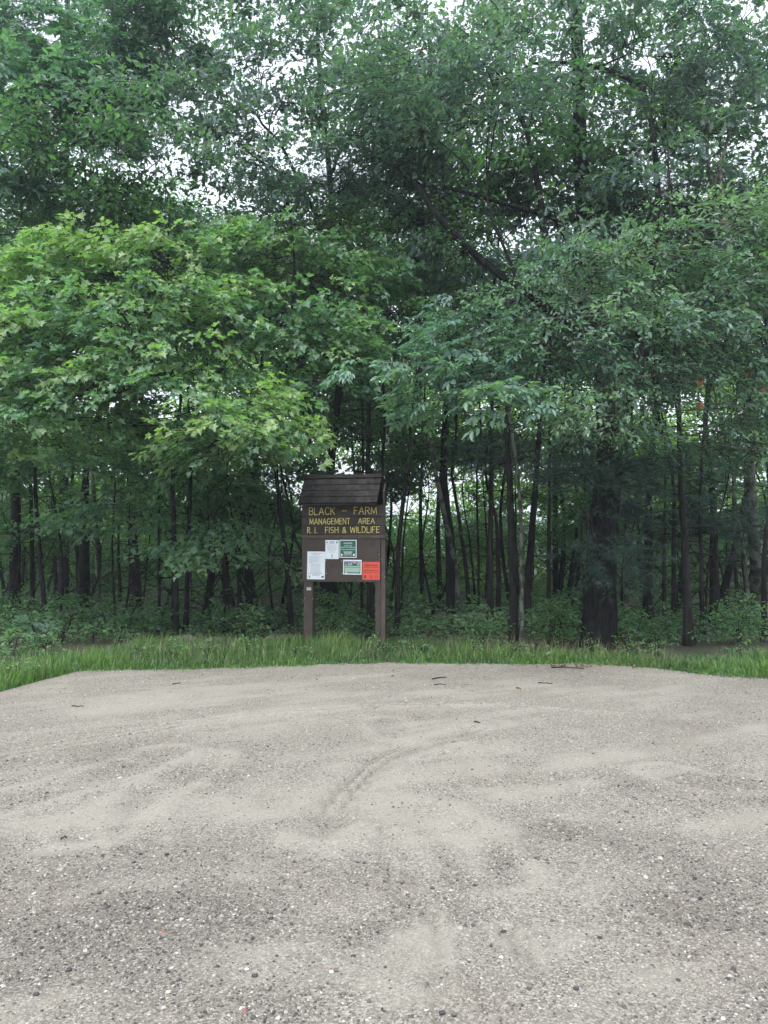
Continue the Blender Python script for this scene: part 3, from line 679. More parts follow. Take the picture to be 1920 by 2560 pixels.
bars(rt, lines(w*.34, 0, h*.40, 1, .01, .008) + lines(w*.42, 0, h*.33, 1, .01, .010, 0) + lines(w*.60, 0, h*.0, 1, .012, .003), M['ink'])
bars(rt, lines(w*.74, 0, h*.25, 7, .0145, .0035, .2) + lines(w*.5, 0, -h*.10, 2, .013, .004, .2), M['greyink'])
bars(rt, [(w*.32, w*.41, h*.33, h*.43)], M['ink'], 'emblem'); bars(rt, [(-w*.42, -w*.30, h*.33, h*.41)], M['greyink'], 'emblem')
m_ = MB(); q = -h*.34
fig = [[(0,.020),(.001,-.004)], [(.001,-.004),(-.010,-.028)], [(.001,-.004),(.009,-.028)], [(0,.016),(-.011,.002)], [(0,.016),(.010,.000)]]
for a, b_ in fig: m_.tube([(a[0], -.0050, q + a[1]), (b_[0], -.0050, q + b_[1])], [.0032, .0024], 6)
m_.tube([(0, -.0050, q + .024), (0, -.0050, q + .036)], [.0045, .004], 8); m_.build('walking_figure', M['ink'], rt)
rt, w, h = notice('sign_plate', 851.6, 894.3, 1349.8, 1393.8, M['white'], 'green square sign with white border asking to carry out what you carry in', 'sign', 0.004)
bars(rt, [(-w*.455, w*.455, -h*.455, h*.455)], M['green'], 'green_field', -0.0049)
for s, zz, ww, hh, bd in (('CARRY OUT', .165, .50, .050, .02), ('WHAT YOU CARRY IN', .075, .84, .055, .02)): textrow(rt, s, 0, h*zz, w*ww, h*hh, M['white'], bd, -0.0058)
bars(rt, lines(w*.52, 0, h*.32, 2, .013, .006, .1) + lines(w*.84, 0, -h*.055, 1, .01, .006, 0) + lines(w*.6, 0, -h*.17, 4, .0105, .005, .3) + lines(w*.5, 0, -h*.355, 1, .01, .006, 0), M['white'], 'print', -0.0058)
bars(rt, [(w*.30, w*.40, -h*.39, -h*.28), (-w*.40, -w*.32, -h*.40, -h*.28)], M['white'], 'emblem', -0.0058)
rt, w, h = notice('notice', 861.0, 906.8, 1399.0, 1435.2, M['white'], 'small white-bordered notice with a row of photos above a pale green text field', 'notice', 0.008)
bars(rt, [(-w*.45, w*.45, -h*.43, h*.42)], M['ink'], 'dark_field', -0.0049)
bars(rt, [(-w*.43, w*.43, -h*.36, h*.10)], M['softgreen'], 'green_field', -0.0056)
textrow(rt, "DON'T TAKE ME HOME", 0, h*.365, w*.84, h*.075, M['white'], .02, -0.0058)
bars(rt, [(-w*.40, -w*.30, h*.12, h*.24), (-w*.25, 0, h*.12, h*.30), (w*.05, w*.2, h*.24, h*.31), (w*.24, w*.43, h*.13, h*.29)], M['greyink'], 'photo', -0.0058)
bars(rt, lines(w*.82, 0, h*.05, 1, .02, .004, 0) + lines(w*.82, 0, -h*.08, 5, .0125, .004, .1) + [(-w*.38, -w*.26, -h*.42, -h*.37)] + lines(w*.5, w*.08, -h*.41, 1, .01, .003), M['white'], 'print', -0.0062)
rt, w, h = notice('sign_plate', 909.0, 952.0, 1404.0, 1447.8, M['orange'], 'bright orange sign about hunting and fluorescent clothing on the board', 'sign', 0.006)
for s, zz, ww, hh in (('State Land', .335, .72, .085), ('Hunting Permitted', .215, .86, .075), ('All Users Must Wear', .015, .86, .060), ('Fluorescent Orange', -.095, .82, .060)):
    textrow(rt, s, 0, h*zz, w*ww, h*hh, M['maroon'], .03)
bars(rt, [(-w*.40, -w*.29, -h*.41, -h*.24)], M['ink'], 'emblem')
m_ = MB()
for cx_ in (0.0, .30):
    pts = [(w*cx_ + w*.075*math.cos(a), -.0050, -h*.33 + w*.075*math.sin(a)) for a in np.linspace(0, 6.28, 17)]
    m_.tube(pts, .0016, 4); m_.tube([(w*cx_ - .008, -.0050, -h*.32), (w*cx_ + .006, -.0050, -h*.35)], [.004, .002], 5)
tag(m_.build('emblem', M['maroon'], rt), kind='stuff')
lp = np.array([kx(773.4) * math.cos(KR) + 0.057 * math.sin(KR), kx(773.4) * math.sin(KR) - 0.057 * math.cos(KR), kz(1471.5)]) + KB
rt = tag(empty('post_tag', lp, KR), 'tiny pale green tag stuck to the post of the notice board', 'tag')
kbox('plate', -0.035, 0.035, -0.003, 0.001, -0.022, 0.022, M['tag'], rt, 0.001)
bars(rt, [(-.028, .028, .006, .010), (-.028, .02, -.008, -.004)], M['greyink'], 'print', -0.0036)
for px_, py_ in ((950.1, 1385.6), (953.4, 1398), (816.8, 1401.7), (857.3, 1401.6), (857.9, 1432.6), (818.3, 1432.5), (762.5, 1495), (783.2, 1496), (963, 1441)):
    zz = kz(py_); m_ = MB(); yf = -0.0765 if zz > 0.985 else -0.0565
    if kx(px_) > 0.583 : yf = -0.0515
    m_.tube([(kx(px_), yf, zz), (kx(px_), yf + .004, zz)], [.006, .006], 8); m_.build('screw', M['screw'], kiosk)

# ------------------------------------------------------------------ trees
def trunk_mesh(mb, path, r0, r1, seg=14, flare=1.35, ridge=0.0, n=26):
    P = curve_pts(path, n, 0.004); z = np.linspace(0, 1, n)
    rad = r0 + (r1 - r0) * z**0.9
    h = np.linalg.norm(P - P[0], axis=1); rad = rad * (1 + (flare - 1) * np.exp(-h / 0.22))
    V, F = tube(P, rad, seg, 0.045)
    if ridge:
        C = np.repeat(P, seg, axis=0); dv = V[:len(C)] - C; a = np.tile(np.arange(seg), n)
        k = 1 + ridge * np.where(a % 2 == 0, 1, -1) * (0.5 + 0.5 * rng.random(len(a))); V[:len(C)] = C + dv * k[:, None]
    mb.add(V, F)
    return P, rad
def canopy_mesh(kind, leaf, nclump, rad, hgt, nb, per, tone, scale=1.0):
    mb = MB(); ax = np.zeros(3)
    for _ in range(nclump):
        a = rng.uniform(0, 6.28); q = rad * rng.random()**0.5 * 0.75; zz = rng.uniform(-hgt, hgt)
        c = np.array([math.cos(a) * q, math.sin(a) * q, zz]); f = rng.uniform(.55, .9)
        clump(mb, kind, c, (rad * .52 * f, rad * .52 * f, rad * .34 * f), nb, per, axis=(0, 0, zz - .4), tone=tone, scale=scale, spread=.42, shell=.3)
    return mb.mesh('crown', [M[leaf], M['twig']])
CANOPY = [canopy_mesh('canopy', lf, 12, 2.6, 2.5, 10, 6, .45, 1.12) for lf in ('oak', 'wood_leaf', 'maple', 'oak')]
UNDER = [canopy_mesh('under', lf, 9, 1.5, 1.5, 8, 6, .45, 1.0) for lf in ('wood_leaf', 'shrub', 'wood_leaf')]
PINEC = [canopy_mesh('pine', 'pine', 9, 1.7, 2.2, 8, 6, .5, 1.0) for _ in range(2)]
UMAPLE = [canopy_mesh('maple', 'maple', 9, 1.35, 1.25, 7, 6, .42, 1.0) for _ in range(2)]
SPARSE = [canopy_mesh('under', lf, 5, 1.1, 1.2, 5, 4, .4, .9) for lf in ('wood_leaf', 'shrub')]

def dead_twigs(mb, P, rad, z0, z1, nn, L, drop=0.1):
    for _ in range(nn):
        z = rng.uniform(z0, z1); i = int(np.argmin(np.abs(P[:, 2] - z))); a = rng.uniform(0, 6.28); ll = L * rng.uniform(.5, 1.2)
        d = np.array([math.cos(a), math.sin(a), rng.uniform(-.25, .2)]); b0 = P[i]
        pts = curve_pts([b0, b0 + d * ll * .5 + [0, 0, .04], b0 + d * ll + [0, 0, -drop * ll]], 5, .015)
        mb.tube(pts, np.linspace(.011, .003, 5), 4, cap=False)
def tree(name, label, base, pts, wpx, H, bark, crown=None, cz=None, cs=1.0, group=None, twigs=0, ridge=0.0, seg=12, D=None, crz=None, twig_z=(0.4, 4.0), flare=1.3, cat='tree'):
    """base and pts are pixels of the photo on the trunk's middle line; H its height in metres"""
    D = D or dist(base[1]); b0 = at(base[0], base[1], D); b0[2] = float(floor_z(b0[0], D)) - 0.06
    path = [b0]
    for (a, c) in pts:
        q = at(a, c, D + rng.normal(0, .15)); path.append(q)
    d = path[-1] - path[-2] if len(path) > 1 else np.array([rng.normal(0, .25), rng.normal(0, .3), H])
    if len(path) > 1: d = d / np.linalg.norm(d); d[2] = max(d[2], .6); d[:2] *= .6
    else: d /= np.linalg.norm(d)
    if H > path[-1][2] + 0.5:
        e0 = path[-1]; e1 = e0 + d * (H - e0[2]) / d[2]; wv = .035 * np.linalg.norm(e1 - e0)
        for f in (.35, .7): path.append(e0 + (e1 - e0) * f + np.array([rng.normal(0, wv), rng.normal(0, wv), 0]))
        path.append(e1)
    root = empty(name, b0, 0); tag(root, label, cat, group)
    r0 = wpx / FPX * D / 2; mb = MB()
    P, rad = trunk_mesh(mb, path, r0, max(.006, r0 * .10), seg, flare, ridge, 30 if len(path) > 4 else 18)
    if crown is not None:
        c = P[-1].copy(); c[2] = cz if cz else P[-1][2] - 1.0 * cs
        i = int(np.argmin(np.abs(P[:, 2] - c[2]))); c[:2] = P[i][:2]
        for _ in range(6):                                                     # limbs inside the crown
            a = rng.uniform(0, 6.28); zz = c[2] + rng.uniform(-2.4, .2) * cs; j = int(np.argmin(np.abs(P[:, 2] - zz)))
            e = np.array([c[0] + math.cos(a) * 1.6 * cs, c[1] + math.sin(a) * 1.6 * cs, P[j][2] + rng.uniform(.8, 1.8) * cs])
            mb.tube(curve_pts([P[j], (P[j] + e) / 2 + [0, 0, .15], e], 6, .03), np.linspace(rad[j] * .45, .005, 6), 5, cap=False)
    if twigs: dead_twigs(mb, P, rad, twig_z[0], twig_z[1], twigs, .9)
    mb.build('trunk', M[bark], root, smooth=True, origin=b0)
    if crown is not None:
        o = link('crown', crown, root); o.location = tuple(c - b0); o.rotation_euler = (0, 0, rng.uniform(0, 6.28) if crz is None else crz); o.scale = (cs, cs, cs * .95)
    return root, P

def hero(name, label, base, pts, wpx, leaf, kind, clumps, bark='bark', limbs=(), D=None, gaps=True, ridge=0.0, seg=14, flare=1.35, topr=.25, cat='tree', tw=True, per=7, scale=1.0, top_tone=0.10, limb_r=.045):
    """a tree with a crown of its own. pts: (px, py, D) up the trunk; clumps: (px, py, D, rx, ry, rz, boughs, tone)"""
    D = D or dist(base[1]); b0 = at(base[0], base[1], D); b0[2] = float(floor_z(b0[0], D)) - 0.08
    path = [b0] + [at(*q) for q in pts]; r0 = wpx / FPX * D / 2
    root = tag(empty(name, b0, 0), label, cat); mb = MB(); cm = MB()
    P, rad = trunk_mesh(mb, path, r0, max(.015, r0 * topr), seg, flare, ridge, 36)
    nodes = [(q, r) for q, r in zip(P, rad)]
    for lp, la, lb in limbs:
        L = [at(*q) for q in lp]; j = int(np.argmin([np.linalg.norm(q - L[0]) for q, _ in nodes])); 
        first = nodes[j][0]; pa = curve_pts([first] + L if np.linalg.norm(first - L[0]) > .15 else L, 14, .012); rr = np.linspace(la, lb, 14)
        mb.tube(pa, rr, 8, rough=.06); nodes += list(zip(pa[2:], rr[2:]))
    for (px, py, D_, rx, ry, rz, nb, tn) in clumps:
        c = at(px, py, D_); low = [(np.linalg.norm((q - c) * [1, 1, 1.3]) + (1.2 if q[2] > c[2] + .2 else 0), i) for i, (q, _) in enumerate(nodes) if q[2] > 1.2]
        j = min(low)[1]; s, r_ = nodes[j]; L = np.linalg.norm(c - s)
        m_ = (s + c) / 2 + np.array([rng.normal(0, .08 * L), rng.normal(0, .08 * L), -.05 * L])
        pa = curve_pts([s, m_, c], 8, .012 * L); ra = min(r_ * .6, limb_r * (.5 + .25 * L)); rr = np.linspace(ra, .010, 8)
        mb.tube(pa, rr, 6, rough=.05, cap=False); nodes += list(zip(pa[4:7], rr[4:7]))
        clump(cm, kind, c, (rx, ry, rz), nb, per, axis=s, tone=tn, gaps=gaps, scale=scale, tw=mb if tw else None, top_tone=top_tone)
    mb.build('trunk', M[bark], root, smooth=True, origin=b0)
    cm.build('crown', [M[leaf], M['twig']], root, origin=b0)
    return root

# --- trees that carry the leafy wall at the edge of the lot
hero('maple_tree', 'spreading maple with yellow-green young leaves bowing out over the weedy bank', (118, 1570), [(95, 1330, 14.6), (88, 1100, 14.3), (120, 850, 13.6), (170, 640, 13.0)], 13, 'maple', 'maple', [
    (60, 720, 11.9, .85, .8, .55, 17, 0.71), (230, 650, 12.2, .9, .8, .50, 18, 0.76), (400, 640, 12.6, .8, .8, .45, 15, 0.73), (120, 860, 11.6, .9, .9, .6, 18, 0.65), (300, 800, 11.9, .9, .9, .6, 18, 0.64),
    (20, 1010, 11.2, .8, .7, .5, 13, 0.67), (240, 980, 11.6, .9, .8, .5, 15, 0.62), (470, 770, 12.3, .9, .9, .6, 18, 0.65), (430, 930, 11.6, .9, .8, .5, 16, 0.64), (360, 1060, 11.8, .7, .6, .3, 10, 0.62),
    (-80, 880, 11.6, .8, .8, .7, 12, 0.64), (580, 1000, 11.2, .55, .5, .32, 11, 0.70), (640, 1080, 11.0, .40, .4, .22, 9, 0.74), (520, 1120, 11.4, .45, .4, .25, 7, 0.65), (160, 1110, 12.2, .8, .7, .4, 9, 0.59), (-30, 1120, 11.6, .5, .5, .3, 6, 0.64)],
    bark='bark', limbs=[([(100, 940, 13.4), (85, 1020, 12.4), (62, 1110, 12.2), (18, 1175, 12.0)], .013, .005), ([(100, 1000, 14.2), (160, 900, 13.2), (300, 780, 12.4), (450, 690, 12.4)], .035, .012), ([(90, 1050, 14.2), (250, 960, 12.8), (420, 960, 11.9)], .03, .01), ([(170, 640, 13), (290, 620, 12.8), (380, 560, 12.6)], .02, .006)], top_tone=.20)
hero('maple_tree', 'slender maple with curved lower stem and yellowish shoots above the notice board', (728, 1583), [(722, 1450, 13.6), (700, 1270, 13.5), (690, 1120, 13.4), (720, 880, 13.2), (735, 650, 13.2), (715, 470, 13.2)], 15, 'maple', 'maple', [
    (600, 650, 13.3, .8, .8, .5, 15, .58), (700, 530, 13.6, .6, .6, .45, 11, .68), (830, 570, 13.6, .55, .6, .4, 10, .70), (780, 690, 13.2, .9, .8, .55, 17, .48), (640, 800, 12.9, .9, .8, .55, 17, .46), (830, 800, 12.9, .8, .8, .5, 14, .42),
    (900, 690, 13.4, .7, .7, .5, 12, .42), (760, 910, 12.5, .8, .6, .4, 12, .48), (850, 870, 12.4, .5, .5, .3, 8, .54), (680, 620, 13.4, .7, .7, .4, 12, .62), (980, 780, 13.2, .8, .7, .5, 12, .40), (690, 1000, 13.0, .6, .5, .3, 7, .40)],
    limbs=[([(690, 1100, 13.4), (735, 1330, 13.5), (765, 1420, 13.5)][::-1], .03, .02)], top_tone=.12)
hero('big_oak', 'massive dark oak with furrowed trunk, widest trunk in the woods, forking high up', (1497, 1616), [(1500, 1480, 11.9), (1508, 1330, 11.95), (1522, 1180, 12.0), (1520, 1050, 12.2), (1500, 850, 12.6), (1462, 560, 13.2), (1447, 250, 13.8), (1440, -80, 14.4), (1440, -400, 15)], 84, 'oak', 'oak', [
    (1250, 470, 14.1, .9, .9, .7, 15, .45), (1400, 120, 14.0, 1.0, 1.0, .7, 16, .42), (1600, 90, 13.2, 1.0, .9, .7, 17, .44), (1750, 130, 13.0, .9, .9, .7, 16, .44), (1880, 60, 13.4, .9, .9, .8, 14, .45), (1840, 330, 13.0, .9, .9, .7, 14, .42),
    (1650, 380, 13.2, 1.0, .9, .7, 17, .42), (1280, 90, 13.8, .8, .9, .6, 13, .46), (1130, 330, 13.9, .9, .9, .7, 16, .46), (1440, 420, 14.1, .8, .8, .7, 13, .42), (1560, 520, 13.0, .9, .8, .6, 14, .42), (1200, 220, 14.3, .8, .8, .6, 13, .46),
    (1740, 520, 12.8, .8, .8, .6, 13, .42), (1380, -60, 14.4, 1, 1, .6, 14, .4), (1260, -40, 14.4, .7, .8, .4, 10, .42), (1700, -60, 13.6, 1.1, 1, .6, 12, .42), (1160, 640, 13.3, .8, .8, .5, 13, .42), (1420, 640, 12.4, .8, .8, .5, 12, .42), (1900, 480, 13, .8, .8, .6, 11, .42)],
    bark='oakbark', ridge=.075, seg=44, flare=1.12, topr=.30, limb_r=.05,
    limbs=[([(1480, 860, 12.5), (1330, 740, 12.4), (1232, 672, 12.4), (1140, 590, 12.4), (1082, 521, 12.4), (1040, 465, 12.5), (990, 420, 12.6)], .095, .034), ([(1082, 521, 12.4), (1108, 465, 12.6), (1105, 400, 12.7)], .025, .012),
           ([(1470, 800, 12.7), (1405, 567, 12.8), (1300, 520, 12.9), (1110, 463, 12.8)], .075, .030), ([(1470, 760, 12.8), (1371, 613, 12.6), (1353, 509, 12.7), (1319, 335, 12.9), (1273, 220, 12.9)], .080, .030),
           ([(1319, 335, 12.9), (1345, 240, 13.1)], .02, .008), ([(1500, 780, 12.6), (1640, 620, 12.4), (1620, 250, 12.8), (1540, 185, 13.0), (1446, 156, 13.2), (1330, 160, 13.0)], .065, .026),
           ([(1530, 1080, 12.2), (1572, 1000, 12.2), (1600, 900, 12.3), (1640, 700, 12.5)], .16, .06)])
hero('oak_tree', 'tall oak rising behind the notice board with lobed blue-green leaves overhead', (812, 1525), [(815, 1300, 17.5), (828, 1150, 17.2), (850, 900, 16.6), (830, 500, 15.8), (800, 200, 15.4), (790, -100, 15.4)], 27, 'oak', 'oak', [
    (800, 130, 14.0, 1.0, 1.0, .7, 17, .50), (640, 130, 14.2, 1.0, 1.0, .7, 17, .46), (930, 260, 13.6, .9, .9, .7, 16, .50), (700, 250, 13.8, .8, .8, .6, 14, .48), (560, 260, 14.2, .9, .9, .6, 15, .46), (860, 420, 13.6, .9, .8, .6, 15, .46),
    (1010, 170, 13.8, .8, .8, .6, 13, .48), (1010, 520, 14.3, .7, .7, .5, 11, .44), (640, 400, 14.4, .9, .8, .6, 13, .42), (480, 120, 14.6, .9, .9, .7, 14, .45), (730, -40, 14.6, 1.1, 1, .6, 13, .45), (560, -30, 14.8, 1, 1, .6, 14, .45), (420, -20, 14.8, .9, .9, .7, 14, .45), (860, -20, 14.4, .8, .8, .5, 13, .45), (960, 40, 14.4, .5, .6, .4, 8, .45), (360, 60, 15, .8, .8, .6, 12, .42), (400, 200, 15, .8, .8, .5, 12, .42), (980, -40, 14.4, .6, .8, .3, 8, .45), (980, 360, 13.6, .7, .7, .5, 11, .48), (1060, 110, 14, .6, .7, .5, 9, .46)],
    bark='bark', limbs=[([(840, 620, 15.8), (780, 520, 15.2), (700, 360, 14.8), (640, 290, 14.6)], .06, .02), ([(850, 700, 16), (1000, 620, 14.5), (868, 544, 14.2)][::-1][:2], .03, .015), ([(835, 420, 15.6), (930, 180, 14.8), (890, 60, 14.8)], .05, .015)])
hero('hickory_tree', 'lichen-streaked hickory with drooping compound leaves against the dark pine', (250, 1500), [(235, 1250, 17.5), (222, 1100, 17.0), (215, 800, 16.2), (200, 560, 15.4), (120, 440, 14.6), (60, 370, 14.2)], 11, 'hickory', 'hickory', [
    (60, 60, 14.0, .8, .8, .55, 13, .55), (200, 110, 14.2, .9, .8, .45, 13, .55), (60, 250, 13.6, .8, .8, .45, 12, .52), (200, 270, 14.0, .8, .7, .40, 12, .50), (300, 230, 14.2, .6, .6, .35, 9, .50), (110, 360, 13.6, .8, .6, .3, 8, .50), (-40, 160, 13.8, .8, .8, .6, 9, .55), (260, 330, 14, .6, .5, .25, 7, .48), (20, 450, 13.6, .5, .4, .2, 5, .5), (340, 60, 14.6, .7, .7, .5, 10, .48), (90, 480, 14.2, .5, .5, .2, 4, .45), (280, 0, 14.6, .9, .8, .5, 10, .5), (140, 180, 14.0, .7, .7, .3, 9, .52)],
    bark='lichenbark', limbs=[([(225, 530, 15.3), (160, 440, 14.8), (80, 390, 14.4), (-30, 350, 14.2)], .045, .018), ([(220, 380, 14.8), (150, 340, 14.4), (60, 290, 14.2), (-10, 255, 14)], .03, .012), ([(205, 600, 15.2), (100, 530, 14.6), (60, 500, 14.3), (45, 560, 14.2), (5, 640, 14.1)], .03, .010),
        ([(300, 500, 15), (330, 460, 14.8), (420, 380, 14.6)], .02, .008), ([(215, 560, 15.3), (240, 300, 14.8), (255, 130, 14.6)], .03, .01), ([(225, 520, 15.2), (180, 250, 14.4), (100, 120, 14.2)], .025, .008)], per=5, top_tone=.06)
cherry = hero('cherry_tree', 'glossy-leaved cherry whose bright boughs hang out over the edge of the lot', (1898, 1562), [(1890, 1400, 14.2), (1875, 1200, 13.6), (1880, 1050, 13.0), (1860, 800, 12.4), (1820, 600, 12.2), (1800, 420, 12.2)], 34, 'cherry', 'cherry', [
    (1290, 790, 10.6, 0.56, .6, 0.43, 8, 0.56), (1420, 720, 10.5, 0.78, .7, 0.43, 14, 0.58), (1560, 660, 10.4, 0.78, .7, 0.43, 14, 0.61), (1700, 610, 10.4, 0.68, .7, 0.38, 13, 0.66), (1850, 560, 10.4, 0.68, .7, 0.43, 13, 0.72), (1370, 880, 10.5, 0.64, .6, 0.40, 10, 0.50), (1500, 830, 10.1, 0.78, .7, 0.43, 15, 0.54),
    (1660, 780, 9.9, 0.78, .7, 0.43, 15, 0.58), (1800, 720, 9.9, 0.68, .7, 0.43, 13, 0.58), (1905, 840, 9.9, 0.58, .6, 0.47, 11, 0.52), (1560, 960, 10.1, 0.63, .6, 0.30, 11, 0.56), (1540, 1040, 9.9, 0.41, .35, 0.17, 8, 0.68), (1720, 920, 10.3, 0.78, .7, 0.38, 12, 0.48), (1860, 1010, 10.2, 0.58, .6, 0.38, 9, 0.48),
    (1180, 830, 10.8, 0.40, .5, 0.38, 7, 0.56), (1900, 680, 10.0, 0.58, .6, 0.38, 10, 0.66), (1620, 1080, 10.8, 0.58, .5, 0.24, 6, 0.46), (1780, 1090, 10.6, 0.58, .5, 0.28, 7, 0.48), (1440, 1010, 10.0, 0.27, .25, 0.10, 4, 0.72), (1900, 1130, 10.4, 0.39, .4, 0.19, 4, 0.64)],
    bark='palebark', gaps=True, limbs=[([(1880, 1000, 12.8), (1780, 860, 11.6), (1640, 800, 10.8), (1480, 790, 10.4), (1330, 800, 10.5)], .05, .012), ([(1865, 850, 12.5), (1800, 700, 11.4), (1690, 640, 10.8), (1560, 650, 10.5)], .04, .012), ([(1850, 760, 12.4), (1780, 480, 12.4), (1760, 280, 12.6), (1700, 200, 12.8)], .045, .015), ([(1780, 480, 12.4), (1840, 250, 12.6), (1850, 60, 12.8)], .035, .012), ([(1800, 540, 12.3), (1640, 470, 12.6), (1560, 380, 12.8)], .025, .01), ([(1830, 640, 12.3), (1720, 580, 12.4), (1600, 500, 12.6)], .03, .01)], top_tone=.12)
DEAD = leafmat('withered_leaf', (0.18, 0.07, 0.04), (0.34, 0.16, 0.09), (0.50, 0.28, 0.17), .25, .7, (1, .6, .4))
for (px, py) in ((1748, 1005), (1752, 950), (1872, 928), (1908, 962)):
    LV, LF = leaf_shape('ovate'); m_ = MB(); c = at(px, py, 10.0)
    for _ in range(6): m_.add((LV * rng.uniform(.07, .10)) @ rot(rng.uniform(0, 6.28), 1.2 + rng.normal(0, .3), rng.normal(0, .6)).T + c + rng.normal(0, .018, 3), LF, 0, rng.random())
    m_.tube([c + [0, 0, .0], c + [.03, .1, .16]], [.003, .005], 3, 1)
    o = m_.build('withered_leaves', [DEAD, M['twig']], cherry, origin=np.array(cherry.location)); o['kind'] = 'stuff'; o['label'] = 'withered orange-brown leaf cluster'
hero('young_hickory', 'slim lichen-grey young hickory holding large pointed leaflets out beside the board', (1305, 1618), [(1305, 1450, 11.8), (1302, 1300, 11.7), (1290, 1150, 11.6), (1260, 980, 11.4), (1210, 840, 11.2), (1190, 760, 11.2)], 12, 'hickory', 'hickory', [
    (1010, 915, 10.4, 0.34, .35, 0.13, 5, 0.58), (1180, 960, 10.0, 0.34, .35, 0.16, 5, 0.74), (1250, 985, 9.9, 0.26, .3, 0.13, 4, 0.76), (1110, 1010, 10.0, 0.21, .22, 0.10, 3, 0.70), (1100, 870, 10.5, 0.32, .4, 0.16, 4, 0.53), (1210, 890, 10.4, 0.36, .4, 0.20, 4, 0.56), (1160, 760, 11.0, 0.32, .4, 0.24, 4, 0.58)],
    bark='palebark', gaps=False, limbs=[([(1250, 950, 11.3), (1130, 900, 10.8), (1010, 890, 10.5)], .016, .006)], per=3, scale=.85, top_tone=.05, limb_r=.02)

